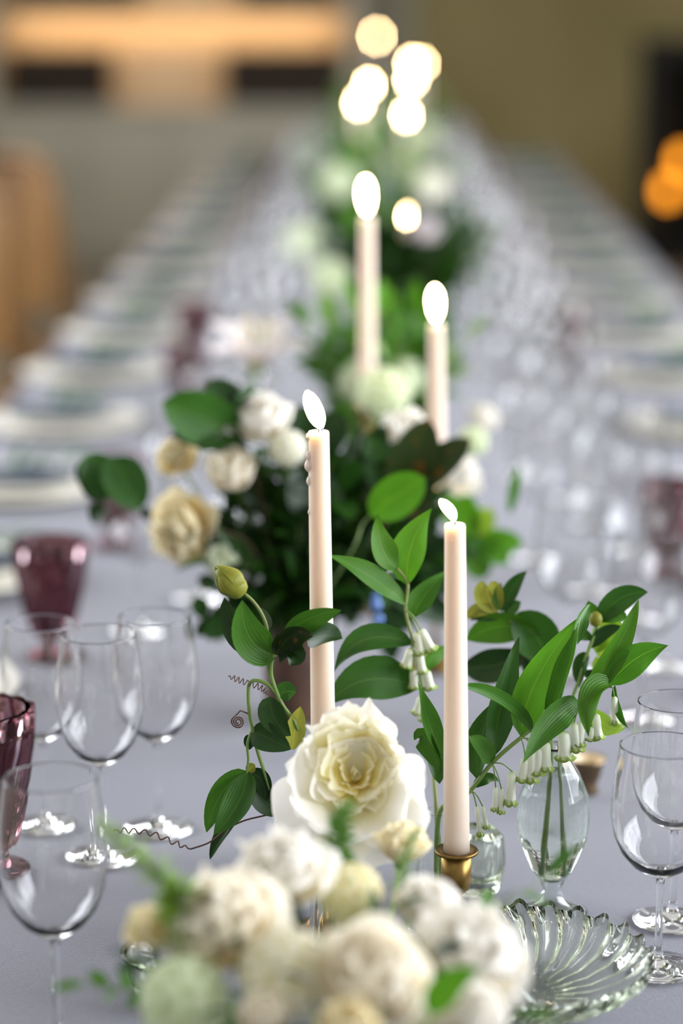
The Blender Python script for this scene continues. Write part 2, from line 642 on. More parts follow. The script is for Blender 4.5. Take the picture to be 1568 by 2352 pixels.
def bloom(name, label, c, r, kind, axis, stem_to=None, group=None, seed=0, mat='petal_ivory', cat='flower'):
    rnd = random.Random(seed * 7 + 3)
    axis = axis.normalized()
    rt = thing(name, label, cat, stem_to if stem_to is not None else c - axis * r, group)
    b = c - axis * r * .62
    if kind == 'rose':
        for n, el, L, kd, off in ((5, 8, 1.2, 'rose', .0), (5, 32, 1.28, 'rose', .02), (5, 52, 1.3, 'rose', .02), (4, 68, 1.25, 'inner', .02), (3, 80, 1.12, 'inner', 0)):
            z = rnd.uniform(0, 6)
            for k in range(n):
                petal(rt, kd, mat, b + axis * r * off, axis, z + k * 6.283 / n + rnd.uniform(-.2, .2), R(el + rnd.uniform(-6, 6)), r * L * rnd.uniform(.92, 1.05), rnd)
    elif kind == 'ruffle':
        for n, el, L, kd in ((6, 5, 1.2, 'guard'), (6, 30, 1.15, 'guard'), (7, 50, 1.15, 'frill'), (7, 66, 1.15, 'frill'), (5, 80, 1.05, 'frill')):
            z = rnd.uniform(0, 6)
            for k in range(n):
                petal(rt, kd, mat, b, axis, z + k * 6.283 / n + rnd.uniform(-.3, .3), R(el + rnd.uniform(-8, 8)), r * L * rnd.uniform(.9, 1.08), rnd, 1.5 if kd == 'frill' else 1)
    elif kind == 'lily':
        for k in range(6):
            petal(rt, 'lily', mat, b, axis, k * 6.283 / 6, R(48 if k % 2 else 58), r * 1.5, rnd)
        for k in range(5):
            a = k * 1.2566
            s = Quaternion(axis, a) @ axis.orthogonal().normalized()
            tip = b + axis * r * 1.05 + s * r * .3
            st = obj('stamen', tube('stamen', [b, b.lerp(tip, .5), tip], r * .02, 5), 'stem_green', rt)
            obj('anther', tube('anther', spline([tip - s * r * .06, tip, tip + s * r * .08], 3), lambda t: r * .04 * (1 - (2 * t - 1) ** 2) + r * .008, 6), 'gold_stamen', st)
    elif kind == 'florets':
        n = 34
        for k in range(n):
            z = 1 - 1.45 * (k + .5) / n
            a = k * 2.39996
            q = axis.orthogonal().normalized()
            q = Quaternion(axis, a) @ q
            d = (axis * z + q * math.sqrt(max(0, 1 - z * z))).normalized()
            obj('floret', FLORET, mat, rt, frame(c + d * r * .86, Quaternion(d, rnd.uniform(0, 6)) @ d.orthogonal(), d, r * .36))
        obj('floret_core', lathe('floret_core', [(0, -.8), (.5, -.6), (.8, 0), (.5, .6), (0, .8)], 12), 'petal_green', rt, frame(c, axis.orthogonal(), axis, r))
    elif kind == 'bud':
        for k in range(4):
            petal(rt, 'inner', mat, b, axis, k * 1.57, R(72), r * 1.9, rnd, 1.25)
        for k in range(3):
            petal(rt, 'inner', mat, b, axis, k * 2.1 + .5, R(82), r * 1.8, rnd, 1)
    if kind != 'florets':
        cal = thingless_calyx(rt, b, axis, r)
    if stem_to is not None:
        lo = stem_to
        mid = (b - axis * r * .9).lerp(lo, .45)
        stem(rt, [b - axis * r * .05, b - axis * r * .5, mid, lo], max(.0016, min(.0028, r * .045)), n=4, seg=6)
    return rt


def thingless_calyx(rt, b, axis, r):
    me = lathe('calyx', [(.02, -.22), (.12, -.16), (.2, -.02), (.16, .06)], 10)
    return obj('calyx', me, 'stem_green', rt, frame(b, axis.orthogonal(), axis, r))


def _floret():
    vs, fs, ts = [], [], []
    for k in range(4):
        a = k * math.pi / 2
        for (x, y, z, t) in ((.04, 0, 0, 0), (.5, -.36, .1, .6), (.62, 0, .02, .8), (.5, .36, .1, .6), (1.0, -.2, .06, 1), (1.04, .2, .06, 1)):
            vs.append((x * math.cos(a) - y * math.sin(a), x * math.sin(a) + y * math.cos(a), z)); ts.append(t)
        o = k * 6
        fs += [(o, o + 1, o + 2), (o, o + 2, o + 3), (o + 1, o + 4, o + 2), (o + 2, o + 4, o + 5), (o + 2, o + 5, o + 3)]
    return mk('floret', vs, fs, True, None, ts)


FLORET = _floret()


def spray(label, base, tip, n, ll, kind, mat, seed, group, name='foliage_stem', r=.0014, stemmat='stem_green', start=.3, sag=.02, cat='foliage', flat=False):
    """a cut stem with single leaves"""
    rnd = random.Random(seed)
    mid = base.lerp(tip, .55) + V((rnd.uniform(-1, 1), rnd.uniform(-1, 1), 1.2)) * sag
    pts = spline([base, mid, tip], 8)
    rt = thing(name, label, cat, base, group)
    obj('stem', tube('stem', pts, lambda t: r * (1 - .6 * t), 5), stemmat, rt)
    for k in range(n):
        t = start + (1 - start) * (k + .5) / n
        i = min(int(t * (len(pts) - 1)), len(pts) - 2)
        p, d = pts[i], (pts[i + 1] - pts[i]).normalized()
        az = k * 2.4 + rnd.uniform(-.4, .4)
        s = Quaternion(d, az) @ d.orthogonal().normalized()
        dr = (s * .8 + d * .65 + V((0, 0, .15))).normalized()
        if k == n - 1: dr = (d + s * .2).normalized(); p = pts[-1]
        L = ll * rnd.uniform(.75, 1.2)
        up = (V((0, -.35, 1)) + d * .3 + V((rnd.uniform(-.4, .4), rnd.uniform(-.4, .4), 0)))
        obj('leaf', rnd.choice(ULEAF[kind]), mat, rt, frame(p, dr, up, L))
    return rt


def copytree(o, mw, label=None, group=None):
    c = o.copy(); col.objects.link(c)
    c.matrix_basis = mw; W[c] = mw
    if label: c['label'] = label
    if group: c['group'] = group
    for ch in o.children:
        k = ch.copy(); col.objects.link(k); k.parent = c
        for g in ch.children:
            q = g.copy(); col.objects.link(q); q.parent = k
    return c


def moved(loc, rz=0.0, s=1.0):
    return Matrix.Translation(loc) @ Matrix.Rotation(rz, 4, 'Z') @ Matrix.Diagonal((s, s, s, 1))


#SECTION ROOM
# ------------------------------------------------------------------ the room
YB = 13.5
fl = struct('floor', box('floor', -3.4, 3.4, -2.2, YB + .2, -.1, 0), 'floor_boards')
# wide boards on the part of the floor the table leaves free
for k in range(16):
    x = -3.3 + k * .16
    struct('board', box('board', x, x + .155, -2, YB - .02, 0, .006, .002), 'floor_boards', fl)
for k in range(12):
    x = 1.25 + k * .16
    struct('board', box('board', x, x + .155, -2, YB - .02, 0, .006, .002), 'floor_boards', fl)
FX0, FX1, FZ = 1.45, 2.55, 1.13            # fireplace opening
wb = struct('wall_back', box('wall_back', .2, FX0, YB, YB + .2, 0, 3.2), 'olive_plaster')
struct('wall_back_pier', box('wall_back_pier', FX1, 3.2, YB, YB + .2, 0, 3.2), 'olive_plaster')
struct('wall_back_top', box('wall_back_top', FX0, FX1, YB, YB + .2, FZ, 3.2), 'olive_plaster')
struct('wall_back_panel', box('wall_back_panel', -3.2, .2, YB, YB + .2, 0, 3.2), 'grey_plaster')


def window_wall(name, x0, x1, y0, y1, win, n):
    """side wall with one wide window"""
    a, b = win
    wl = struct(name, box(name, x0, x1, y0, a, 0, 3.2), 'grey_plaster')
    struct('wall_panel', box('wall_panel', x0, x1, b, y1, 0, 3.2), 'grey_plaster', wl)
    struct('wall_apron', box('wall_apron', x0, x1, a, b, 0, 1.1), 'grey_plaster', wl)
    struct('wall_header', box('wall_header', x0, x1, a, b, 3.1, 3.2), 'grey_plaster', wl)
    wn = struct('window_%d' % n, box('sill', x0, x1, a, b, 1.1, 1.14, .004), 'painted_wood')
    for k in range(6):
        y = a + (b - a) * k / 5
        struct('mullion', box('mullion', x0 + .04, x1 - .04, y - .025, y + .025, 1.14, 3.1), 'painted_wood', wn)
    for z in (1.8, 2.45):
        struct('transom', box('transom', x0 + .05, x1 - .05, a, b, z - .018, z + .018), 'painted_wood', wn)


window_wall('wall_right', 3.2, 3.3, -2.2, YB, (-.1, 5.3), 1)
window_wall('wall_left', -3.3, -3.2, -2.2, YB, (2.5, 7.9), 2)

# fireplace
fp = thing('fireplace', 'black stone fireplace with a dark firebox in the olive wall', 'fireplace', V((2, YB, 0)))
for nm, a in (('jamb', (FX0 - .02, FX0 + .1, YB - .1, YB - .001, 0.01, FZ)), ('jamb', (FX1 - .1, FX1 + .02, YB - .1, YB - .001, 0.01, FZ)),
              ('lintel_stone', (FX0 - .02, FX1 + .02, YB - .1, YB - .001, FZ, FZ + .1)), ('hearth', (FX0, FX1, YB - .4, YB, .008, .049)),
              ('firebox_back', (FX0 + .05, FX1 - .05, YB + .55, YB + .6, .01, FZ)), ('firebox_floor', (FX0 + .05, FX1 - .05, YB, YB + .58, .01, .05)),
              ('firebox_side', (FX0 + .02, FX0 + .07, YB + .2, YB + .6, .01, FZ)), ('firebox_side', (FX1 - .07, FX1 - .02, YB + .2, YB + .6, .01, FZ)),
              ('firebox_top', (FX0 + .02, FX1 - .02, YB, YB + .6, FZ - .04, FZ - .002))):
    obj(nm, box(nm, *a, .006), 'soot_stone', fp)


def lantern(px, py, label, yy=YB - .22):
    c = P(px, py, yy)
    t = thing('amber_lantern', label, 'lantern', V((c.x, c.y, .05)), 'amber lights at the hearth')
    hz = c.z - .06
    obj('stand', lathe('stand', [(.05, 0), (.05, .01), (.012, .02), (.012, hz - .08), (.045, hz - .07), (.045, hz - .06)], 16), 'soot_stone', t, Matrix.Translation((c.x, c.y, .05)))
    obj('glass_globe', lathe('glass_globe', [(.02, -.05), (.034, -.03), (.036, .02), (.03, .045), (.024, .055)], 20), 'amber_glow', t, Matrix.Translation(c))


lantern(1532, 440, 'amber glass lantern on the shorter black stand at the hearth')
lantern(1566, 372, 'amber glass lantern on the taller black stand at the hearth', YB - .1)

# hutch: cabinet below, lit open shelves above
HX0, HX1, HY = -2.12, -.1, YB - .5
ht = thing('hutch', 'pale painted hutch with lamp lit open shelves over closed cupboards', 'hutch', V(((HX0 + HX1) / 2, YB - .25, 0)))
obj('cabinet', box('cabinet', HX0, HX1, HY + .02, YB - .01, .08, .84, .006), 'painted_wood', ht)
obj('plinth', box('plinth', HX0 + .03, HX1 - .03, HY + .06, YB - .02, 0, .08), 'painted_wood', ht)
obj('counter', box('counter', HX0 - .02, HX1 + .02, HY - .02, YB, .84, .885, .008), 'painted_wood', ht)
for k in range(4):
    x = HX0 + .03 + k * .492
    d = obj('door', box('door', x, x + .478, HY, HY + .02, .1, .82, .004), 'painted_wood', ht)
    obj('panel', box('panel', x + .07, x + .408, HY - .008, HY + .001, .17, .75, .006), 'painted_wood', d)
    obj('knob', lathe('knob', [(.004, 0), (.006, .01), (.013, .018), (.01, .026), (0, .028)], 12), 'brass', d,
        Matrix.Translation((x + (.44 if k % 2 == 0 else .04), HY, .5)) @ Matrix.Rotation(R(90), 4, 'X'))
obj('back_panel', box('back_panel', HX0, HX1, YB - .03, YB - .01, .88, 2.1), 'painted_wood', ht)
for x in (HX0 + .035, HX1 - .035):
    obj('side_post', box('side_post', x - .035, x + .035, HY + .02, YB - .03, .885, 2.1, .004), 'painted_wood', ht)
for z in (1.35, 1.76, 2.08):
    obj('shelf', box('shelf', HX0 + .07, HX1 - .07, HY + .06, YB - .03, z, z + .04, .004), 'painted_wood', ht)
for z, e in ((1.35, 10), (1.76, 8)):
    obj('light_strip', box('light_strip', HX0 + .12, HX1 - .12, YB - .15, YB - .12, z - .012, z, .003), 'lamp_glow', ht)
    l = bpy.data.lights.new('shelf_strip_light', 'AREA')
    l.shape = 'RECTANGLE'
    l.size, l.size_y, l.energy, l.color = 1.75, .04, e * .5, (1, .52, .2)
    lo = bpy.data.objects.new('shelf_strip_light', l)
    lo.location = ((HX0 + HX1) / 2, YB - .135, z - .016)
    lo.rotation_euler = (R(25), 0, 0)
    col.objects.link(lo)


def basket(x0, x1, z0, h, label):
    y0, y1 = HY + .08, YB - .24
    t = thing('reed_basket', label, 'basket', V(((x0 + x1) / 2, (y0 + y1) / 2, z0)), 'dark baskets on the hutch shelves')
    n = max(3, int(h / .035))
    obj('liner', box('liner', x0 + .02, x1 - .02, y0 + .02, y1 - .02, z0 + .002, z0 + h * .85), 'basket_reed', t)
    for k in range(n):
        z = z0 + h * k / n
        e = .012 if k % 2 else 0
        obj('weave_band', box('weave_band', x0 + e, x1 - e, y0 + e, y1 - e, z + .002, z + h / n - .003, .009), 'basket_reed', t)


zs = .885
basket(-2.02, -1.43, zs, .29, 'dark woven basket at the post end of the lit counter shelf')
basket(-.84, -.18, zs, .29, 'dark woven basket on the lit counter shelf nearest the fireplace')
basket(-1.98, -1.28, 1.391, .26, 'dark woven basket on the upper shelf at the post end')
basket(-.76, -.2, 1.391, .26, 'dark woven basket on the upper shelf nearest the fireplace')


# chairs
def chair(label, loc, rz):
    t = thing('slat_back_chair', label, 'chair', V(loc), 'wooden chairs at the long table', rz)
    mw = W[t]
    def part(nm, me): return obj(nm, me, 'chair_wood', t, mw)
    part('seat', lathe('seat', [(0, .435), (.2, .435), (.21, .445), (.21, .455), (.2, .465), (0, .462)], 28))
    for sx in (-.16, .16):
        part('leg', tube('leg', [V((sx, .15, .44)), V((sx * 1.08, .17, .2)), V((sx * 1.12, .18, 0))], lambda q: .018 - .005 * q, 8))
        part('leg', tube('leg', spline([V((sx, -.17, 0)), V((sx, -.165, .44)), V((sx * 1.02, -.2, .75)), V((sx * .95, -.235, 1.0))], 5), .016, 8))
        part('stretcher', tube('stretcher', [V((sx * 1.08, .17, .2)), V((sx, -.17, .2))], .009, 6))
    part('top_rail', tube('top_rail', spline([V((-.16, -.235, 1.0)), V((-.1, -.25, 1.035)), V((0, -.255, 1.045)), V((.1, -.25, 1.035)), V((.16, -.235, 1.0))], 5), .019, 8))
    for x in (-.118, -.059, 0, .059, .118):
        part('slat', box('slat', x - .027, x + .027, -.232, -.216, .6, 1.03, .004))
    part('lower_rail', tube('lower_rail', [V((-.16, -.185, .6)), V((0, -.195, .6)), V((.16, -.185, .6))], .012, 6))


chair('brown wooden slat back chair turned away beside the shelf side of the table', (-.87, 7.3, .006), R(-50))
chair('brown wooden slat back chair drawn up to the shelf side of the table', (-.87, 6.45, .006), R(-52))

# ------------------------------------------------------------------ the table
TX0, TX1, TY0, TY1 = -.74, .82, .75, 11.5
tb = thing('banquet_table', 'long banquet table under grey linen', 'table', V((.04, 6, 0)))
obj('table_top', box('table_top', TX0 + .01, TX1 - .01, TY0 + .01, TY1 - .01, TZ - .04, TZ - .006), 'chair_wood', tb)
for x in (TX0 + .26, TX1 - .26):
    for k in range(6):
        y = TY0 + .15 + k * (TY1 - TY0 - .3) / 5
        obj('leg', box('leg', x - .03, x + .03, y - .03, y + .03, 0.006, TZ - .04, .004), 'chair_wood', tb)


def cloth():
    nx, ny = 46, 330
    def f(u, v):
        # v across: skirt, top, skirt ; u along
        y = TY0 + (TY1 - TY0) * u
        s = v * (TX1 - TX0 + .52) - .26
        wdt = TX1 - TX0
        wr = .0012 * math.sin(y * 9 + s * 3) + .001 * math.sin(s * 17 - y * 4)
        for yc, a, k in ((2.1, .0024, .16), (2.22, .0028, -.1), (1.98, .0022, .1), (2.5, .002, .05)):
            q = (y - yc - k * (s - .3)) / .03
            wr += (a * 1.9 if .2 < s - .35 < .36 else a * .3) * math.exp(-q * q)
        wr = wr - .0035
        if s < 0:
            return V((TX0 - .012 - .02 * (1 + math.sin(y * 13)) * min(1, -s * 3), y, TZ + s))
        if s > wdt:
            return V((TX1 + .012 + .02 * (1 + math.sin(y * 12 + 1)) * min(1, (s - wdt) * 3), y, TZ - (s - wdt)))
        return V((TX0 + s, y, TZ + wr))
    return grid('tablecloth', ny, nx, f)


tc = obj('tablecloth', cloth(), 'linen')
tag(tc, 'grey lavender linen cloth covering the long table', 'tablecloth')
sd = tc.modifiers.new('thickness', 'SOLIDIFY'); sd.thickness = .0012; sd.offset = -1


#SECTION GLASSWARE
# ------------------------------------------------------------------ glassware
def glass_set(name, label, loc, h=.21, rb=.0425, group=None, seg=56, bowl='solid_glass'):
    t = thing(name, label, 'glass', loc, group)
    mw = W[t]
    k = h / .205
    b0 = .085 * k
    prof = [(.0035, 0), (.012, .003), (.024, .011), (.0335, .023), (.0395, .038), (.0425, .056), (.0425, .072), (.0405, .092), (.038, .108), (.0368, .117), (.03662, .1188), (.0365, .12)]
    prof = [(r * rb / .0425, b0 + z * (h - b0) / .12) for r, z in prof]
    rr, rz = prof[-1]
    inner = [(max(r - .0009, .0006), z + (.005, .004, .0028, .0016, .0008, .0003, 0, 0, 0, 0, 0, 0)[i]) for i, (r, z) in enumerate(prof)][::-1]
    inner[0] = (rr - .0009, rz)
    obj('bowl', lathe('bowl', prof + [(rr - .00045, rz + .0003)] + inner + [(0.0, inner[-1][1])], seg), bowl, t, mw)
    obj('stem', lathe('stem', [(.0055, .0085), (.0038, .016), (.0033, .03), (.0032, b0 * .75), (.0034, b0 * .9), (.0036, b0 + .001), (0, b0 + .002)], 20), 'solid_glass', t, mw)
    obj('foot', lathe('foot', [(0, .0005), (.034, .0005), (.0355, .0012), (.034, .002), (.02, .0035), (.01, .0055), (.0052, .009), (0, .0092)], 36), 'solid_glass', t, mw)
    return t


def tumbler(name, label, loc, group=None, s=1.0):
    """swirl-cut amethyst goblet: flared faceted bowl on a short knop and round foot"""
    t = thing(name, label, 'glass', loc, group)
    mw = W[t] @ Matrix.Diagonal((s, s, s, 1))
    prof = [(.009, .022), (.021, .027), (.029, .05), (.035, .08), (.039, .105), (.0405, .13), (.041, .133)]
    inn = [(.039, .133), (.0375, .105), (.033, .08), (.026, .052), (.016, .036), (0, .033)]
    def rf(a, i):
        if i > 6 or i == 0: return (1, 0, .0)
        return (1 + .06 * math.cos(14 * a), 0, .14 * i)
    obj('bowl', lathe('bowl', prof + inn, 84, rf), 'amethyst_glass', t, mw)
    obj('foot', lathe('foot', [(0, .0008), (.032, .0008), (.0335, .003), (.03, .005), (.013, .008), (.009, .012), (.011, .016), (.009, .0205), (0, .021)], 28), 'amethyst_glass', t, mw)
    return t


def tab(px, py):
    p = T(px, py)
    return V((p.x, p.y, TZ + .0005))


glass_set('wine_glass', 'clear wine glass standing before the plum goblet, beside the wavy tendril', V((-.249, 1.752, TZ)), .222, .0425)
glass_set('wine_glass', 'clear wine glass in front of the vine, middle of a trio', V((-.26, 2.17, TZ)), .22, .041)
glass_set('wine_glass', 'clear wine glass of the trio nearest the rust brown vase', V((-.215, 2.25, TZ)), .215, .0405)
glass_set('wine_glass', 'clear wine glass of the trio backed by the plum goblet', V((-.328, 2.26, TZ)), .206, .0385)
glass_set('wine_glass', 'clear wine glass with a low bowl beside the ribbed glass dish', V((.2375, 1.915, TZ)), .197, .043)
glass_set('wine_glass', 'clear wine glass just behind the low one, toward the bronze votive', V((.262, 2.02, TZ)), .203, .0415)
tumbler('amethyst_goblet', 'plum coloured swirl cut goblet beside the clear wine glass', V((-.366, 2.12, TZ)), None, 1.22)
tumbler('amethyst_goblet', 'plum coloured goblet standing behind the glass trio', V((-.4, 2.86, TZ)), None, 1.1)
first_wg = glass_set('wine_glass', 'clear wine glass in the row on the fireplace side of the table', V((.3, 2.62, TZ)), .215, .0415, 'wine glasses on the fireplace side', 24, 'blown_glass')
first_wl = glass_set('wine_glass', 'clear wine glass in the row on the hutch shelf side of the table', V((-.305, 2.98, TZ)), .215, .0415, 'wine glasses on the shelf side', 24, 'blown_glass')
first_gr = tumbler('amethyst_goblet', 'plum goblet in the row on the fireplace side of the table', V((.4, 2.72, TZ)), 'goblets on the fireplace side')
first_gl = tumbler('amethyst_goblet', 'plum goblet in the row on the hutch shelf side of the table', V((-.385, 3.45, TZ)), 'goblets on the shelf side')
rg = random.Random(4)
for k in range(15):
    y = 2.62 + .57 * k
    for j, (x, dy) in enumerate(((.3, 0), (.235, .2), (.36, .22), (.32, .42))):
        if k == 0 and j == 0: continue
        if y + dy > 11: continue
        copytree(first_wg, moved((x + rg.uniform(-.015, .015), y + dy + rg.uniform(-.02, .02), TZ), 0, rg.uniform(.94, 1.05)))
    if k % 3 == 1 and y < 10.8:
        copytree(first_gr, moved((.4 + rg.uniform(-.015, .015), y + .1, TZ), rg.uniform(0, 1)))
for k in range(14):
    y = 2.98 + .57 * k
    for j, (x, dy) in enumerate(((-.305, 0), (-.25, .16), (-.21, .36))):
        if k == 0 and j == 0: continue
        if k == 0 and j == 2: continue
        copytree(first_wl, moved((x + rg.uniform(-.015, .015), y + dy + rg.uniform(-.02, .02), TZ), 0, rg.uniform(.94, 1.05)))
    if k in (3, 4, 9, 10, 11):
        copytree(first_gl, moved((-.385 + rg.uniform(-.015, .015), y - .1, TZ), rg.uniform(0, 1)))

# ------------------------------------------------------------------ place settings
PLATE = lathe('plate', [(0, .004), (.085, .004), (.09, .0), (.095, .0), (.11, .006), (.152, .013), (.155, .0145), (.151, .0155), (.11, .0095), (.088, .0075), (0, .0075)], 44)


SALAD = lathe('salad_plate', [(0, .004), (.06, .004), (.064, .0), (.068, .0), (.075, .006), (.112, .014), (.114, .0155), (.111, .0165), (.075, .0095), (.064, .0075), (0, .0075)], 40)


def napkin_mesh():
    vs = []
    def f(u, v):
        return V(((u - .5) * .185, (v - .5) * .07 + .006 * math.sin(u * 7), .02 + .012 * math.sin(math.pi * v) + .004 * math.sin(u * 9 + v * 4)))
    return grid('napkin', 14, 8, f)


NAP = napkin_mesh()
NAP.transform(Matrix.Identity(4))
for side, sx, x0 in (('hutch shelf', -1, -.585), ('fireplace', 1, .6)):
    for k in range(-3, 13):
        y = 3.83 + .575 * k + (0 if sx < 0 else -.03)
        if y < 2.2 or y > 11.1: continue
        x = x0 + rg.uniform(-.01, .01)
        p = obj('dinner_plate', PLATE, 'ceramic', None, Matrix.Translation((x, y, TZ + .0005)))
        tag(p, 'wide white dinner plate at the bottom of a stack on the %s side' % side, 'plate', 'dinner plates on the %s side' % side)
        q = obj('salad_plate', SALAD, 'ceramic', None, Matrix.Translation((x, y, TZ + .009)))
        tag(q, 'smaller white plate stacked under the slate napkin on the %s side' % side, 'plate', 'salad plates on the %s side' % side)
        n = obj('napkin', NAP, 'slate_linen', None, moved((x, y - .01, TZ + .0065), rg.uniform(-.1, .1)))
        tag(n, 'slate blue folded napkin lying on a plate on the %s side' % side, 'napkin', 'napkins on the %s side' % side)
        s = n.modifiers.new('thickness', 'SOLIDIFY'); s.thickness = .006; s.offset = -1
        b = V((x - .02, y - .03, TZ + .043))
        spray('small green herb sprig laid on the slate napkin, %s side' % side, b, b + V((.1, .03, .012)), 9, .045, 'lance', 'leaf_mid', 100 + k, 'herb sprigs on the %s side' % side, 'herb_sprig', .0012, start=.1, sag=.004)


#SECTION CANDLES
# ------------------------------------------------------------------ candles
def candle(label, top, bot, Y, r0, r1, flame, fw, group=None, drips=()):
    """taper candle: top and foot pixel at distance Y; flame pixels: base, bend, tip"""
    a, b = P(*bot, Y), P(*top, Y)
    t = thing('taper_candle', label, 'candle', a, group)
    n, L = 20, (b - a).length
    prof = [(0, 0)] + [(r0 + (r1 - r0) * i / n, L * i / n) for i in range(n)] + [(r1, L - .002), (r1 * .95, L - .0004), (r1 * .85, L), (r1 * .7, L - .0006), (r1 * .4, L - .0014), (0, L - .0016)]
    ax_ = (b - a).normalized()
    w_ = obj('wax_body', lathe('wax_body', prof, 28), 'wax', t, frame(a, ax_.orthogonal(), ax_, 1))
    for (px, py, s) in drips:
        s *= 1.5
        fr_ = max(0, min(1, (bot[1] - py) / (bot[1] - top[1])))
        c = P(px, py, Y - (.002 if abs(px - top[0]) > 14 else (r0 + (r1 - r0) * fr_) * .97))
        obj('wax_drip', tube('wax_drip', spline([c + V((0, 0, 1.9)) * s, c + V((0, 0, .8)) * s, c, c - V((0, 0, .7)) * s], 3), lambda q: s * (.25 + .75 * math.sin(math.pi * min(1, .15 + q * .8)) ** 1.2), 8), 'wax_drip', w_)
    f = [P(*q, Y) for q in flame]
    obj('wick', tube('wick', spline([b - V((0, 0, .002)), b + V((0, 0, .004)), b.lerp(f[1], .55)], 3), .0008, 6), 'wick', t)
    obj('flame', tube('flame', spline(f, 7), lambda q: fw / 2 * max(.04, lprof(q * .98 + .01, 1.1, .62)), 14), 'flame', t)
    return a


def candlestick(label, top, h, group=None):
    """slender candlestick: round foot, thin stem, cup with drip rim; top = candle foot"""
    t = thing('candlestick', label, 'candlestick', V((top.x, top.y, TZ)), group)
    mw = W[t]
    obj('foot', lathe('foot', [(0, .001), (.029, .001), (.03, .004), (.027, .008), (.016, .012), (.008, .02), (.005, .026)], 32), 'brass', t, mw)
    if h > .07:
        obj('stem', lathe('stem', [(.005, .024), (.0034, .035), (.0034, h - .05), (.004, h - .04)], 14), 'brass', t, mw)
    c0 = max(h - .038, .026)
    obj('cup', lathe('cup', [(.004, c0 - .004), (.0075, c0), (.0115, c0 + .004), (.0128, c0 + .01), (.0128, h - .003), (.0122, h - .003), (.0122, h - .006), (0, h - .006)], 28), 'brass', t, mw)
    obj('drip_rim', lathe('drip_rim', [(.0128, h - .0042), (.0182, h - .003), (.0186, h - .0012), (.0178, h), (.0126, h - .0016)], 32), 'brass', t, mw)


Y1 = 1.93
a = candle('lit ivory taper candle in the short brass candlestick by the ribbed dish', (1044.5, 1203), (1048, 1958), Y1, .0113, .0086,
           [(1043, 1203), (1036, 1178), (1010, 1148)], .0088, None)
candlestick('short brass candlestick with a wide drip rim beside the white bouquet', a, a.z - TZ + .003)
a = candle('lit ivory taper candle with wax drips standing behind the peony', (731.5, 990), (743, 1760), 1.98, .0108, .0088,
           [(740, 990), (728, 958), (704, 898)], .0148, None,
           ((708, 1008, .0016), (709, 1052, .002), (709, 1076, .0026), (711, 1110, .002), (712, 1180, .0014)))
candlestick('brass candlestick behind the peony with the dripping candle', a, a.z - TZ + .003)

CL = 'candles further along the table'
for (tx, ty, by, Y, fh, fw, lab, lean) in (
        (1002, 745, 1040, 2.82, .044, .0155, 'lit ivory taper candle behind the dark magnolia leaves', -4),
        (843, 500, 900, 3.1, .05, .016, 'tall lit taper candle rising from the airy green bouquet', -4),
        (940, 525, 800, 4.6, .036, .015, 'lit taper candle behind the tall one, beside blush flowers', 0),
        (933, 283, 520, 6.5, .036, .014, 'lit taper candle midway down the table', 0),
        (823, 255, 500, 6.6, .036, .014, 'lit taper candle midway down the table', 0),
        (847, 212, 440, 7.3, .036, .014, 'lit taper candle toward the hutch end of the table', 0),
        (944, 198, 420, 7.9, .036, .014, 'lit taper candle toward the hutch end of the table', 0),
        (946, 160, 370, 8.4, .036, .014, 'lit taper candle toward the hutch end of the table', 0),
        (966, 158, 340, 9.2, .032, .013, 'lit taper candle toward the hutch end of the table', 0),
        (865, 94, 270, 10.2, .034, .0135, 'tallest lit taper candle at the hutch end of the table', 0)):
    b = P(tx, ty, Y)
    f1, f2 = b + V((lean * .0003, 0, fh * .45)), b + V((lean * .0012, 0, fh))
    t = None
    m = mpp(b)
    fpx = [(tx, ty), (tx + lean * .5, ty - fh * .45 / m), (tx + lean, ty - fh / m)]
    grp = None
    if 'midway' in lab: grp = 'candles midway down the table'
    if 'toward' in lab: grp = 'candles toward the hutch end'
    a = candle(lab, (tx, ty), (tx, by), Y, .0112, .0088, fpx, fw, grp)
    lowz = TZ + .05
    if a.z < lowz: pass
    candlestick('slender brass candlestick under ' + {'lit ivory taper candle behind the dark magnolia leaves': 'the candle behind the magnolia leaves',
                'tall lit taper candle rising from the airy green bouquet': 'the tall candle in the airy green bouquet',
                'lit taper candle behind the tall one, beside blush flowers': 'the candle beside the blush flowers',
                'lit taper candle midway down the table': 'a candle midway down the table',
                'lit taper candle toward the hutch end of the table': 'a candle toward the hutch end',
                'tallest lit taper candle at the hutch end of the table': 'the tallest candle at the hutch end'}[lab], a, max(a.z - TZ + .003, .06),
                {'candles midway down the table': 'candlesticks midway down the table', 'candles toward the hutch end': 'candlesticks toward the hutch end'}.get(grp))


#SECTION PEONY
# ------------------------------------------------------------------ the peony
YP = 1.86
pc = P(815, 1790, YP)
rp = 178 * mpp(pc)
ax = V((-.02, -.84, .54)).normalized()
vase_p = V((P(790, 1960, YP + .03).x, YP + .04, TZ))
pe = thing('white_peony', 'large open white peony with a yellow heart in a crystal bud vase', 'flower', vase_p + V((0, 0, .02)))
rnd = random.Random(12)
bs = pc - ax * rp * .42
upv = V((0, 0, 1)) - ax * ax.z
upv.normalize()
sref = ax.orthogonal().normalized()
aup = math.atan2(ax.cross(sref).dot(upv), sref.dot(upv))
for n, el, L, off, wd in ((6, -4, 1.16, .25, 1.15), (6, 16, 1.1, .7, 1.1)):
    for k in range(n):
        az = aup + off + k * 6.283 / n + rnd.uniform(-.15, .15)
        back = .5 + .5 * math.cos(az - aup)
        petal(pe, 'guard', 'petal_guard', bs - upv * rp * .06, ax, az, R(el + rnd.uniform(-6, 6) + 14 * back), rp * L * (1.16 - .3 * back) * rnd.uniform(.93, 1.07), rnd, wd, 'guard_petal')
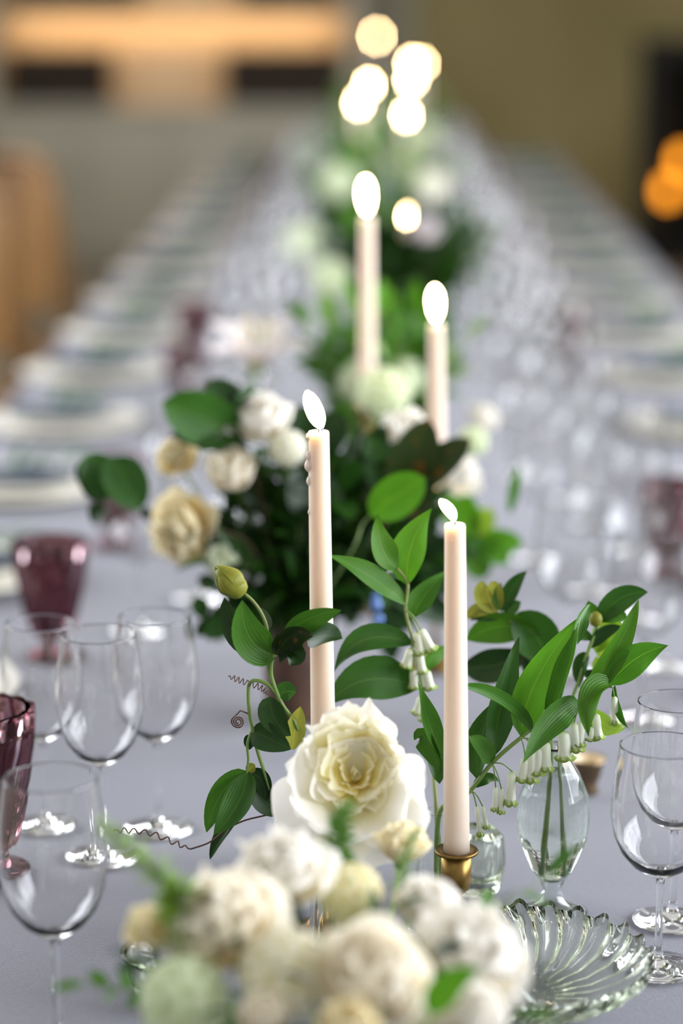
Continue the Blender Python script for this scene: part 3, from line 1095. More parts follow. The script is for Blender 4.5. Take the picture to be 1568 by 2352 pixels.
# ruffled petals round an open heart; the crown stands highest on the far side
for ring, (n, el, L) in enumerate(((10, 30, .9), (9, 40, .8), (6, 50, .62))):
    for k in range(n):
        az = aup + k * 6.283 / n + ring * .3 + rnd.uniform(-.35, .35)
        back = .5 + .5 * math.cos(az - aup)
        petal(pe, 'crown', 'petal_peony' if ring < 1 else 'petal_heart', bs + upv * rp * (.08 + .14 * back), ax, az, R(el + rnd.uniform(-9, 9) + 8 * back - 6 * (1 - back)), rp * L * (.72 + .44 * back) * rnd.uniform(.86, 1.1), rnd, rnd.uniform(.85, 1.3), 'crown_petal')
for k in range(9):
    petal(pe, 'strap', 'petal_heart', bs + upv * rp * .1, ax, k * 2.39996, R(rnd.uniform(58, 84)), rp * rnd.uniform(.34, .5), rnd, 1.1, 'inner_petal')
thingless_calyx(pe, bs, ax, rp)
stem(pe, [bs, bs - ax * rp * .35 - V((0, 0, .01)), vase_p + V((0, .004, .08)), vase_p + V((0, 0, .02))], .003)


def bottle(name, label, base, prof, mat, seg=40, rf=None, cat='vase', th=.0016):
    t = thing(name, label, cat, base)
    inn = [(max(r - th, .0005), z + (th if i == 0 else 0)) for i, (r, z) in enumerate(prof)][::-1]
    body = obj('glass_body', lathe('glass_body', [(0, prof[0][1])] + prof + inn + [(0, prof[0][1] + th)], seg, rf), mat, t, W[t])
    return t


hv = P(790, 1893, YP + .04).z - TZ
bottle('crystal_bud_vase', 'small cut crystal bud vase holding the peony', vase_p, [(.024, .001), (.028, .012), (.029, .03), (.027, hv * .6), (.019, hv * .8), (.018, hv * .9), (.0225, hv)], 'vase_glass', 64,
       lambda a, i: 1 + .02 * math.cos(16 * a))


#SECTION SOLOMON
# ------------------------------------------------------------------ Solomon's seal
BELL = lathe('bell', [(.02, .0), (.13, -.02), (.2, -.1), (.22, -.3), (.215, -.6), (.23, -.8), (.25, -.9), (.37, -1.0), (.34, -1.0), (.22, -.88), (.19, -.55), (.12, -.2)], 18,
             lambda a, i: (1 + (.12 * math.cos(6 * a) if 5 <= i <= 8 else 0), (.05 * math.cos(6 * a) if 6 <= i <= 8 else 0), 0), cap=False)


def bells(rt, lst, Y, node):
    for (x0, y0, x1, y1, wd) in lst:
        a, b = P(x0, y0, Y), P(x1, y1, Y)
        L = (b - a).length
        wx = wd * mpp(a) / .5
        m = frame(a, (a - b).orthogonal(), a - b, wx, wx, L)
        be = obj('bell', BELL, 'petal_bell', rt, m)
        nx = min(node, key=lambda q: (q[0] - x0) ** 2 + (q[1] - y0 + 30) ** 2)
        c = P(*nx, Y)
        obj('pedicel', tube('pedicel', spline([c, (a + c) / 2 + V((0, -.003, .004)), a], 4), .0006, 5), 'stem_green', be)


YS = 1.985
sb = P(1004, 1900, YS)
sbb = V((sb.x, YS + .005, TZ))
sA = thing('solomons_seal_stem', 'arching green stem hung with white bell flowers beside the bud vase', 'flower', sbb + V((0, 0, .01)))
nodesA = [(1080, 1815), (1130, 1752), (1195, 1695), (1262, 1645), (1335, 1612), (1400, 1575)]
stem(sA, [sbb + V((0, 0, .012)), P(1006, 1880, YS), P(1040, 1850, YS)] + [P(*q, YS) for q in nodesA], lambda t: .0026 - .0013 * t)
LA = [  # base, tip, width px, material, bend, roll, fold, tip distance offset
    ((1195, 1692), (1330, 1418), 92, 'leaf_bright', (1205, 1560), 12, .25, .03),
    ((1262, 1652), (1326, 1432), 62, 'leaf_mid', (1305, 1560), -38, .5, -.01),
    ((1128, 1745), (1192, 1463), 74, 'leaf_deep', (1150, 1590), 20, .3, .04),
    ((1095, 1790), (1150, 1600), 66, 'leaf_deep', (1090, 1680), -15, .3, .03),
    ((1222, 1682), (1044, 1577), 50, 'leaf_vine', (1135, 1580), 35, .6, -.06),
    ((1332, 1612), (1198, 1756), 74, 'leaf_vine', (1262, 1636), -10, .3, -.05),
    ((1335, 1612), (1466, 1378), 64, 'leaf_mid', (1432, 1480), 15, .4, .02),
    ((1398, 1574), (1534, 1482), 76, 'leaf_bright', (1450, 1500), 0, .12, .01),
    ((1405, 1570), (1352, 1692), 74, 'leaf_mid', (1342, 1580), 30, .4, -.04),
    ((1412, 1575), (1446, 1675), 26, 'leaf_mid', (1418, 1640), 40, .4, -.03),
    ((1325, 1480), (1356, 1388), 38, 'leaf_vine', (1325, 1410), 30, .5, .05),
    ((1130, 1752), (1075, 1690), 54, 'leaf_vine', (1090, 1700), 20, .4, -.05),
    ((1020, 1745), (960, 1565), 52, 'leaf_vine', (975, 1650), 25, .4, -.02),
    ((1010, 1770), (952, 1700), 58, 'leaf_vine', (970, 1650), -20, .5, .0),
    ((1010, 1800), (1000, 1690), 46, 'leaf_deep', (995, 1740), 10, .3, .03),
    ((1085, 1810), (1145, 1795), 30, 'leaf_deep', (1120, 1770), 10, .3, .01),
    ((1350, 1620), (1436, 1668), 56, 'leaf_lime', (1395, 1690), 25, .2, .06)]
for b_, t_, w_, m_, c_, ro, fo, dt in LA:
    pleaf(sA, b_, t_, w_ * .98, YS, m_, c_, 0, dt, 0, ro, fo * 1.5, .08, .7, 1.1)
bells(sA, [(1294, 1680, 1298, 1743, 34), (1318, 1660, 1326, 1724, 26), (1336, 1656, 1330, 1712, 22), (1368, 1640, 1374, 1696, 22), (1358, 1668, 1357, 1700, 20), (1410, 1600, 1413, 1662, 20),
           (1253, 1705, 1254, 1768, 26), (1238, 1716, 1234, 1778, 26), (1222, 1716, 1220, 1795, 26), (1206, 1740, 1200, 1794, 26), (1176, 1772, 1171, 1848, 24),
           (1138, 1808, 1136, 1862, 14), (1151, 1812, 1150, 1868, 14), (1094, 1852, 1103, 1920, 13), (1108, 1852, 1117, 1902, 12)], YS - .012, nodesA)

YT = 2.1
sB = thing('solomons_seal_stem', 'upright green stem with drooping white bells between the two candles', 'flower', sbb + V((.006, .006, .01)))
nodesB = [(975, 1620), (962, 1545), (947, 1470), (931, 1400), (936, 1340), (912, 1305)]
stem(sB, [sbb + V((.006, .006, .012)), P(1003, 1880, YS + .01), P(990, 1740, YT - .04)] + [P(*q, YT) for q in nodesB], lambda t: .0024 - .0012 * t, 'stem_olive')
for b_, t_, w_, m_, c_, ro, fo, dt in [
        ((913, 1310), (868, 1180), 58, 'leaf_mid', (860, 1260), 20, .3, 0),
        ((935, 1345), (992, 1168), 78, 'leaf_bright', (925, 1250), -15, .35, .02),
        ((936, 1390), (745, 1272), 54, 'leaf_mid', (850, 1310), 30, .3, -.02),
        ((946, 1425), (1030, 1310), 56, 'leaf_mid', (960, 1370), -20, .3, .04),
        ((950, 1480), (765, 1545), 60, 'leaf_deep', (820, 1425), 15, .35, -.02),
        ((962, 1580), (745, 1625), 96, 'leaf_deep', (830, 1520), 10, .25, -.03),
        ((968, 1545), (1040, 1488), 34, 'leaf_mid', (1000, 1490), 20, .3, .02),
        ((940, 1340), (880, 1320), 36, 'leaf_deep', (905, 1300), 30, .3, .05)]:
    pleaf(sB, b_, t_, w_ * 1.12, YT, m_, c_, 0, dt, 0, ro, fo, .05, .8, 1.2)
bells(sB, [(966, 1446, 992, 1494, 24), (958, 1452, 964, 1502, 26), (944, 1490, 932, 1532, 26), (962, 1500, 970, 1545, 22), (950, 1538, 952, 1580, 26), (978, 1540, 988, 1582, 24), (968, 1600, 956, 1640, 22), (976, 1612, 974, 1655, 22)], YT - .006, nodesB)
hb = P(1003, 1868, YS).z - TZ
bottle('glass_bud_bottle', 'slim clear glass bottle behind the brass candlestick', sbb, [(.017, .001), (.0185, .006), (.0185, hb * .55), (.0165, hb * .7), (.0105, hb * .82), (.0095, hb * .96), (.012, hb)], 'water_glass')

#SECTION VINE
# ------------------------------------------------------------------ clematis vine
YV = 1.97
vn = thing('clematis_vine', 'trailing green vine with a closed bud and curling tendrils beside the peony', 'vine', vase_p + V((-.008, .008, .03)))
vb = vase_p + V((-.008, .008, .03))
PV = lambda *q: [P(x, y, YV) for x, y in q]
stem(vn, [vb, vb + V((-.004, .01, .07))] + PV((700, 1730), (678, 1662), (650, 1622), (635, 1590), (622, 1550), (624, 1515), (632, 1502)), .0019)
stem(vn, PV((640, 1600), (628, 1575), (616, 1540), (614, 1505), (616, 1490)), .0011)
stem(vn, PV((634, 1592), (615, 1572), (590, 1563), (574, 1568), (570, 1592), (573, 1640), (580, 1672), (590, 1720), (606, 1770), (628, 1832), (660, 1880)), .0017)
stem(vn, PV((578, 1676), (568, 1710), (570, 1745), (566, 1778)), .0012)
stem(vn, PV((616, 1492), (612, 1440), (598, 1405), (580, 1380), (562, 1364)), .0014, 'stem_olive')
for b_, t_, w_, m_, c_, ro, fo, dt in [
        ((630, 1505), (516, 1372), 64, 'leaf_dark', (530, 1470), -25, .35, .02),
        ((634, 1508), (556, 1378), 84, 'leaf_vine', (552, 1490), 10, .3, -.02),
        ((616, 1445), (600, 1395), 22, 'leaf_dark', (614, 1420), 40, .3, .02),
        ((656, 1462), (784, 1402), 54, 'leaf_vine', (700, 1410), 25, .4, -.02),
        ((706, 1472), (786, 1466), 60, 'leaf_deep', (745, 1452), -30, .3, -.03),
        ((632, 1503), (718, 1462), 62, 'leaf_brown', (672, 1436), 30, .4, -.03),
        ((640, 1500), (664, 1528), 60, 'leaf_dark', (690, 1500), -20, .3, -.02),
        ((638, 1600), (680, 1592), 44, 'leaf_vine', (658, 1580), 0, .2, .0),
        ((622, 1600), (668, 1690), 60, 'leaf_dark', (612, 1650), 10, .3, -.01),
        ((578, 1680), (668, 1722), 62, 'leaf_dark', (610, 1690), 0, .25, -.02),
        ((580, 1690), (572, 1722), 26, 'leaf_dark', (570, 1700), 20, .3, .01),
        ((672, 1722), (690, 1622), 46, 'bud_skin', (675, 1670), 15, .3, .0),
        ((568, 1772), (474, 1912), 58, 'leaf_vine', (498, 1800), -15, .35, .0),
        ((570, 1772), (490, 1918), 66, 'leaf_vine', (560, 1850), 15, .4, -.03),
        ((572, 1775), (610, 1840), 44, 'leaf_dark', (610, 1780), 10, .3, .0),
        ((585, 1800), (656, 1868), 58, 'leaf_dark', (600, 1850), -10, .3, .0),
        ((548, 1880), (482, 1974), 32, 'leaf_dark', (505, 1910), 30, .5, .01),
        ((568, 1775), (585, 1755), 22, 'bud_skin', (578, 1760), 0, .2, 0)]:
    pleaf(vn, b_, t_, w_ * 1.12, YV, m_, c_, 0, dt, 0, ro, fo, .02, .6, .8)
# bud: overlapping pointed sepals
b0, b1 = P(558, 1366, YV), P(497, 1302, YV)
bx_ = (b1 - b0)
bd = bx_.normalized()
bud = obj('bud', tube('bud', [b0 + bx_ * q for q in (0, .06, .2, .4, .6, .8, .95)], lambda q: .0105 * (max(0, math.sin(math.pi * (q * .82 + .1))) ** .8), 14), 'bud_skin', vn)
for k in range(4):
    s = Quaternion(bd, k * 1.57 + .5) @ bd.orthogonal().normalized()
    obj('sepal', leaf_curve('sepal', b0 + s * .002, b0 + bx_ * .45 + s * .025, b0 + bx_ * (1.04 if k % 2 else .96) + s * .001, .021, s, -.5, 0, .6, .7, 8, 4), 'bud_skin', bud)
def coil(pts, r, turns, n, wire, grow=False):
    c = spline(pts, n)
    out = []
    for i, p in enumerate(c):
        t = i / (len(c) - 1)
        d = (c[min(i + 1, len(c) - 1)] - c[max(i - 1, 0)]).normalized()
        s = d.cross(V((0, 1, 0))).normalized()
        q = d.cross(s)
        a = turns * 6.283 * t
        k = r * (min(1, t * 6) * min(1, (1 - t) * 9))
        out.append(p + s * math.sin(a) * k + q * math.cos(a) * k)
    obj('tendril', tube('tendril', out, wire, 5), 'tendril', vn)
coil(PV((620, 1598), (600, 1580), (560, 1566), (524, 1553)), .0025, 11, 36, .0005)
coil(PV((612, 1872), (560, 1885), (520, 1905), (480, 1935), (438, 1950)), .0, 1, 6, .0008)
coil(PV((438, 1950), (400, 1935), (350, 1915), (300, 1908), (260, 1908)), .0022, 8, 26, .0007)
sp = [P(572 - 20 * t, 1640 - 8 * t, YV) for t in (0, .5, 1)]
cc = P(546, 1658, YV)
sp += [cc + V((math.cos(a), .2 * math.sin(2 * a), math.sin(a))) * (.0058 * (1 - (a - 2) / 20)) for a in [2 + .35 * i for i in range(46)]]
obj('tendril', tube('tendril', sp, .0007, 5), 'tendril', vn)

#SECTION BUDVASE
# ------------------------------------------------------------------ bud vase with hellebore stems, votive cup
YH = 2.1
YE = 2.035
vb2 = P(1270, 1900, YE)
vb2 = V((vb2.x, YE, TZ))
top = P(1270, 1712, YE).z - TZ
zb = P(1270, 2030, YE).z - TZ
zc = P(1270, 1885, YE).z - TZ
rw = 84 * mpp(P(1270, 1890, YE))
bottle('ovoid_bud_vase', 'clear egg shaped glass bud vase on a flared foot holding hellebores', vb2,
       [(.031, .001), (.032, .003), (.022, .007), (.012, .013), (.0085, zb - .004), (.0115, zb + .004), (.0195, zb + .016), (rw * .93, zc - .016), (rw, zc + .004), (rw * .93, zc + .024), (rw * .7, zc + .044), (rw * .4, top - .01), (rw * .34, top - .004), (rw * .42, top)],
       'vase_glass', 72, lambda a, i: 1 + (.012 * math.cos(18 * a) if 6 <= i <= 10 or 16 <= i <= 22 else 0), th=.002)
ov = bpy.context.scene.objects['ovoid_bud_vase']
obj('water', lathe('water', [(0, zb + .006), (.0095, zb + .0055), (.018, zb + .016), (rw * .93 - .0013, zc - .016), (rw - .0013, zc + .004), (rw * .93 - .0013, zc + .024), (rw * .7 - .0014, zc + .043), (0, zc + .0435)], 64), 'water', ov, W[ov])
hl = thing('hellebore_stem', 'hellebore stem with toothed leaves and a bud leaning toward the wine glasses', 'flower', vb2 + V((.008, 0, zb + .01)))
PH = lambda *q: [P(x, y, YH) for x, y in q]
stem(hl, [vb2 + V((.008, 0, zb + .012)), vb2 + V((.004, 0, top))] + PH((1300, 1640), (1330, 1560), (1352, 1490), (1372, 1435)), .0018)
for b_, t_, w_, m_, c_, ro in [((1372, 1432), (1488, 1360), 62, 'leaf_deep', (1415, 1355), 10), ((1378, 1428), (1440, 1425), 44, 'leaf_mid', (1410, 1395), 0), ((1376, 1430), (1350, 1380), 34, 'leaf_mid', (1355, 1400), 0),
                               ((1360, 1470), (1300, 1462), 30, 'leaf_deep', (1330, 1445), 0), ((1352, 1500), (1330, 1580), 40, 'leaf_deep', (1325, 1520), 20), ((1355, 1490), (1430, 1440), 36, 'leaf_dark', (1380, 1440), 20), ((1340, 1540), (1400, 1550), 34, 'leaf_dark', (1370, 1560), 20)]:
    pleaf(hl, b_, t_, w_, YH, m_, c_, roll=ro)
for b_, t_, w_, c_ in [((1370, 1500), (1430, 1440), 64, (1385, 1430)), ((1370, 1505), (1440, 1520), 66, (1410, 1480)), ((1368, 1508), (1415, 1560), 50, (1380, 1550))]:
    pleaf(hl, b_, t_, w_, YH + .02, 'leaf_lime', c_, name='sepal', a=.6, b=.5)
c = P(1368, 1422, YH - .01)
obj('bud', tube('bud', [c + V((0, 0, .007 * q)) for q in (-1, -.7, 0, .6, 1)], lambda q: .0062 * math.sin(math.pi * (.08 + .84 * q)), 12), 'bud_skin', hl)
h2 = thing('hellebore_stem', 'leafy hellebore stem with a pale green bell behind the nearer candle', 'flower', vb2 + V((-.006, .004, zb + .01)))
stem(h2, [vb2 + V((-.006, .004, zb + .012)), vb2 + V((-.003, 0, top))] + [P(x, y, YH + .06) for x, y in ((1250, 1660), (1232, 1560), (1200, 1470), (1160, 1410))], .0018)
for b_, t_, w_, m_, c_, ro in [((1158, 1408), (1210, 1312), 40, 'leaf_deep', (1165, 1345), 0), ((1152, 1405), (1150, 1338), 30, 'leaf_deep', (1140, 1370), 0), ((1160, 1410), (1196, 1382), 32, 'leaf_deep', (1180, 1390), 0), ((1170, 1420), (1200, 1440), 30, 'leaf_dark', (1190, 1420), 0),
                               ((1150, 1420), (1080, 1425), 36, 'leaf_dark', (1110, 1400), 10), ((1070, 1470), (1245, 1462), 78, 'leaf_mid', (1160, 1410), 15), ((1060, 1530), (1215, 1490), 84, 'leaf_dark', (1140, 1545), 0), ((1170, 1420), (1265, 1545), 112, 'leaf_deep', (1250, 1450), 0), ((1215, 1480), (1240, 1560), 50, 'leaf_dark', (1215, 1540), 0)]:
    pleaf(h2, b_, t_, w_, YH + .06, m_, c_, roll=ro)
for b_, t_, w_, c_ in [((1140, 1405), (1108, 1335), 44, (1098, 1380)), ((1142, 1405), (1128, 1335), 40, (1140, 1360)), ((1138, 1408), (1072, 1420), 34, (1100, 1385))]:
    pleaf(h2, b_, t_, w_, YH + .06, 'bud_skin', c_, name='sepal', a=.6, b=.5)
# peach ranunculus petals far behind the leaves
vp = T(1352, 1840)
YC = 2.36
vc = P(1350, 1740, YC)
vt = thing('votive_cup', 'bronze votive cup with a cream lining behind the egg shaped vase', 'candle holder', V((vc.x, YC, TZ)))
hz = vc.z - TZ
rc = 42 * mpp(vc)
obj('cup', lathe('cup', [(0, .001), (.011, .001), (.012, .004), (.009, hz * .25), (.013, hz * .5), (rc * .85, hz * .85), (rc, hz), (rc * .96, hz), (rc * .8, hz * .86), (.011, hz * .55), (0, hz * .5)], 28), 'bronze', vt, W[vt])
obj('lining', lathe('lining', [(rc * .95, hz - .0005), (rc * .77, hz * .87), (.011, hz * .575), (0, hz * .53)], 28, cap=False), 'cream_glaze', vt, W[vt])

# ribbed glass dish
dc = T(1190, 2262, .01)
dp = V((dc.x, dc.y, TZ))
dsh = thing('ribbed_glass_dish', 'shallow clear glass dish with swirling ribs and a scalloped rim', 'dish', dp)
def dishrf(a, i):
    k = {0: 0, 1: .15, 2: .5, 3: .8, 4: 1, 5: 1, 6: 1, 7: .8, 8: .5, 9: .15, 10: 0}[i]
    q = math.cos(26 * a)
    sgn = 1 if i >= 6 else -1
    return (1 + .03 * q * k, .0042 * q * k * (1 if i > 5 else -.55), .06 * min(i, 11 - i) * 1.0)
obj('bowl', lathe('bowl', [(.03, .001), (.04, .0012), (.062, .005), (.084, .013), (.1, .024), (.108, .035), (.107, .038), (.097, .0285), (.08, .019), (.058, .011), (.03, .0075)], 26 * 8, dishrf), 'pressed_glass', dsh, W[dsh])
gv = T(1085, 2075)
gt = thing('cut_glass_votive', 'small clear cut glass votive behind the brass candlestick', 'candle holder', V((gv.x + .004, gv.y + .03, TZ)))
obj('cup', lathe('cup', [(0, .001), (.02, .001), (.023, .006), (.026, .03), (.0245, .052), (.018, .06), (.0165, .06), (.022, .05), (.0225, .03), (.018, .01), (0, .008)], 60, lambda a, i: (1 + (.03 * math.cos(15 * a) if 1 < i < 5 else 0), 0, .08 * i)), 'pressed_glass', gt, W[gt])
gv = T(345, 2300)
gt = thing('glass_tea_cup', 'low clear glass bowl with a rolled lip beside the white bouquet', 'bowl', V((gv.x + .02, gv.y, TZ)))
obj('cup', lathe('cup', [(0, .001), (.025, .001), (.03, .006), (.037, .025), (.04, .04), (.044, .045), (.042, .047), (.037, .042), (.034, .025), (.027, .009), (0, .006)], 40), 'pressed_glass', gt, W[gt])

#SECTION BOUQUETS
# ------------------------------------------------------------------ front bouquet
YF = 1.52
fb = V((P(790, 2200, YF).x, YF + .02, TZ))
bw = thing('flower_bowl', 'low glazed bowl holding the white bouquet beside the ribbed dish', 'vase', fb)
obj('bowl', lathe('bowl', [(0, .001), (.035, .001), (.037, .006), (.055, .03), (.068, .06), (.07, .075), (.066, .075), (.05, .035), (0, .012)], 40), 'bowl_glaze', bw, W[bw])
up0 = V((0, -.45, .9))
FR = [  # px, py, radius px, distance, kind, pigment, label
    (650, 2000, 112, 1.56, 'ruffle', 'petal_white', 'white ruffled bloom at the peak of the front bouquet'),
    (505, 2110, 132, 1.50, 'ruffle', 'petal_ivory', 'large ivory bloom bulging from the front bouquet toward the tendril'),
    (352, 2140, 52, 1.52, 'bud', 'petal_cream', 'small cream bud at the front bouquet edge facing the wine glass'),
    (855, 2235, 128, 1.44, 'rose', 'petal_ivory', 'round ivory rose in the middle of the front bouquet'),
    (1085, 2190, 128, 1.52, 'ruffle', 'petal_white', 'white bloom overlapping the ribbed glass dish'),
    (985, 2080, 84, 1.57, 'rose', 'petal_white', 'white rose under the brass candlestick'),
    (805, 2055, 66, 1.58, 'florets', 'petal_cream', 'cluster of small cream florets at the bouquet crown'),
    (655, 2235, 96, 1.46, 'florets', 'petal_ivory', 'pale floret cluster between the ivory bloom and the rose'),
    (608, 2330, 62, 1.42, 'rose', 'petal_ivory', 'small ivory rose low in the front bouquet'),
    (1092, 2330, 78, 1.44, 'rose', 'petal_white', 'white rose low beside the single broad green leaf'),
    (425, 2300, 92, 1.46, 'florets', 'petal_green', 'pale green floret head low toward the wine glass'),
    (800, 2360, 80, 1.40, 'rose', 'petal_cream', 'cream rose hanging over the bowl rim'),
    (925, 1935, 66, 1.76, 'rose', 'petal_cream', 'cream yellow bloom tucked below the peony'),
    (955, 2320, 60, 1.45, 'florets', 'petal_ivory', 'pale floret cluster beneath the round ivory rose'),
]
for i, (px, py, r, Y, kd, mt, lb) in enumerate(FR):
    c = P(px, py, Y)
    rr = r * mpp(c)
    d = (c - (fb + V((0, 0, .05)))).normalized()
    axs = (d * .7 + V((0, -.55, .5))).normalized()
    nm = {'ruffle': 'white_ranunculus', 'rose': 'garden_rose', 'florets': 'floret_cluster', 'bud': 'rose_bud'}[kd]
    bloom(nm, lb, c, rr * 1.2, kd, axs, fb + V((d.x * .03, .01 + .01 * (i % 3), .04)), None, i, mt)


def spike(label, pts, Y, r, mat, n, ll, seed, kind='tiny'):
    """flower spike: stem closely set with small leaves"""
    p = spline([P(x, y, Y + dy) for x, y, dy in pts], 10)
    rt = thing('green_spike', label, 'foliage', p[0])
    obj('stem', tube('stem', p, .0017, 5), 'stem_green', rt)
    rnd = random.Random(seed)
    for k in range(n):
        i = min(int((.12 + .88 * k / n) * (len(p) - 1)), len(p) - 2)
        d = (p[i + 1] - p[i]).normalized()
        s = Quaternion(d, k * 2.4) @ d.orthogonal().normalized()
        obj('leaf', rnd.choice(ULEAF[kind]), mat, rt, frame(p[i], s + d * .5, d, ll * rnd.uniform(.7, 1.2) * (1.15 - .6 * k / n)))


spike('green feathery spike reaching from the front bouquet over the wine glass', [(470, 2200, .02), (420, 2080, 0), (340, 1990, 0), (225, 1890, 0)], 1.5, .0017, 'leaf_lime', 110, .02, 5)
spike('upright green spike standing in front of the peony', [(765, 2080, .03), (768, 2000, 0), (778, 1930, 0), (794, 1845, 0)], 1.6, .002, 'leaf_bright', 100, .02, 6)
spike('loose green spike beneath the brass candlestick', [(930, 2130, 0), (925, 2030, 0), (935, 1960, 0), (960, 1900, 0)], 1.64, .0015, 'leaf_soft', 40, .012, 7)
FS = 'leafy stems in the front bouquet'
for i, (bx, by, tx, ty, Yt, n, ll, kd, mt) in enumerate([(430, 2260, 410, 2130, 1.53, 9, .03, 'lance', 'leaf_deep'), (1000, 2150, 1255, 2012, 1.6, 9, .034, 'lance', 'leaf_mid'),
        (700, 2280, 700, 2150, 1.47, 9, .03, 'lance', 'leaf_dark'), (480, 2300, 190, 2260, 1.5, 14, .02, 'tiny', 'leaf_bright'), (480, 2320, 290, 2190, 1.5, 12, .018, 'tiny', 'leaf_deep'),
        (860, 2120, 900, 2100, 1.55, 8, .03, 'lance', 'leaf_deep'), (760, 2200, 720, 2260, 1.44, 8, .03, 'lance', 'leaf_dark'), (560, 2260, 540, 2330, 1.44, 8, .03, 'lance', 'leaf_deep'), (960, 2250, 985, 2200, 1.47, 8, .028, 'oval', 'leaf_dark'),
        (560, 2060, 545, 2180, 1.46, 6, .022, 'lance', 'leaf_dark'), (740, 2100, 760, 2150, 1.5, 8, .022, 'lance', 'leaf_mid'), (1150, 2260, 1180, 2330, 1.5, 6, .03, 'lance', 'leaf_mid'), (950, 2080, 860, 2330, 1.43, 7, .03, 'oval', 'leaf_dark')]):
    spray('green leafy stem filling the front bouquet', fb + V(((i % 4 - 1.5) * .015, .0, .05)), P(tx, ty, Yt), n, ll, kd, mt, 40 + i, FS)
lf = thing('broad_leaf_stem', 'single broad bright green leaf low in the front bouquet', 'foliage', fb + V((.02, -.01, .04)))
stem(lf, [fb + V((.02, -.01, .04)), P(990, 2330, 1.42)], .0014)
pleaf(lf, (990, 2330), (1105, 2225), 78, 1.42, 'leaf_bright', (1010, 2250), a=.6, b=.9)

# ------------------------------------------------------------------ middle bouquet in the rust vase
YM = 2.62
m0 = P(678, 1395, YM)
mv = V((m0.x, YM, TZ))
hm = m0.z - TZ
vs_ = thing('rust_vase', 'rust brown cylinder vase with a rough skin behind the vine', 'vase', mv)
rv = 74 * mpp(m0)
obj('body', lathe('body', [(0, .001), (rv * .92, .001), (rv * .96, .006), (rv, hm * .5), (rv * 1.02, hm), (rv * .92, hm), (rv * .9, hm * .5), (0, hm * .4)], 36), 'rust_vase', vs_, W[vs_])
mo = mv + V((0, 0, hm * .72))
MB_ = [
    (602, 962, 82, 2.60, 'rose', 'petal_white', 'white rose at the top of the rust vase bouquet'),
    (402, 1046, 58, 2.60, 'ruffle', 'petal_cream', 'cream bloom under the broad dark leaf'),
    (412, 1212, 100, 2.58, 'ruffle', 'petal_cream', 'large drooping pale yellow bloom on the glass trio side'),
    (532, 1078, 74, 2.57, 'rose', 'petal_ivory', 'ivory rose in the heart of the rust vase bouquet'),
    (935, 992, 74, 2.66, 'rose', 'petal_white', 'white rose behind the paired magnolia leaves'),
    (662, 1030, 46, 2.57, 'florets', 'petal_white', 'small white floret head left of the dripping candle'),
    (1050, 1085, 66, 2.72, 'ruffle', 'petal_white', 'white bloom beyond the nearer candle flame'),
    (500, 1012, 40, 2.6, 'bud', 'petal_white', 'white bud between two dark leaves'),
    (800, 1318, 46, 2.66, 'rose', 'petal_ivory', 'small ivory rose low behind the dripping candle'),
    (512, 1290, 40, 2.56, 'bud', 'petal_green', 'pale green bud hanging above the vine bud'),
    (880, 905, 66, 2.95, 'florets', 'petal_green', 'pale green floret head behind the dripping candle flame'),
    (1085, 1015, 38, 2.9, 'florets', 'petal_green', 'small pale floret head past the magnolia leaves'),
]
for i, (px, py, r, Y, kd, mt, lb) in enumerate(MB_):
    c = P(px, py, Y)
    rr = r * mpp(c)
    d = (c - mo).normalized()
    axs = (d * .6 + V((0, -.7, .35))).normalized()
    if i == 2: axs = V((-.45, -.75, -.05)).normalized()
    nm = {'ruffle': 'white_ranunculus', 'rose': 'garden_rose', 'florets': 'floret_cluster', 'bud': 'rose_bud'}[kd]
    bloom(nm, lb, c, rr, kd, axs, mo + V((d.x * .02, d.y * .02, .0)), None, 60 + i, mt)


def branch(label, bpts, Y, leaves, mat, r=.002, sm='bark', name='magnolia_branch'):
    rt = thing(name, label, 'foliage', mo)
    stem(rt, [mo] + [P(x, y, Y) for x, y in bpts], lambda t: r * (1 - .5 * t), sm)
    for (b_, t_, w_, ro, dt, *m2) in leaves:
        pleaf(rt, b_, t_, w_, Y, m2[0] if m2 else mat, None, 0, dt, 0, ro, .25, .02, .6, .62)
    return rt


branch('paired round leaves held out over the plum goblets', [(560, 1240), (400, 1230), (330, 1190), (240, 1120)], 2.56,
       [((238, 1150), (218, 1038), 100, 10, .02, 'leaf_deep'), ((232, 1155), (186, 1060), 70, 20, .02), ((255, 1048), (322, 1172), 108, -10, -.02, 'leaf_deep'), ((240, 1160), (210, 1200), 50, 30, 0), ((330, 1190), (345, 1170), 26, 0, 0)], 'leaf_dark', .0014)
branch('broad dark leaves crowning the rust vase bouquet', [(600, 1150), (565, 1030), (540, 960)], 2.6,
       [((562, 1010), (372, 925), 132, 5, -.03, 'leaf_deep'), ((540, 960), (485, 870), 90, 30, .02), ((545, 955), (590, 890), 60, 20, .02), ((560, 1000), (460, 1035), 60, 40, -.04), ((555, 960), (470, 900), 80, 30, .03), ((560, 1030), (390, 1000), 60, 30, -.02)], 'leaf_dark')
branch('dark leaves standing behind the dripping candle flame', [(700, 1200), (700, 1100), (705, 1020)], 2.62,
       [((705, 1070), (690, 930), 96, 10, 0), ((710, 1060), (790, 950), 96, -10, 0), ((715, 1060), (690, 1000), 70, 30, -.03), ((720, 1110), (800, 1050), 80, 20, 0, 'leaf_deep'), ((700, 1130), (640, 1060), 60, 20, 0, 'leaf_deep')], 'leaf_dark')
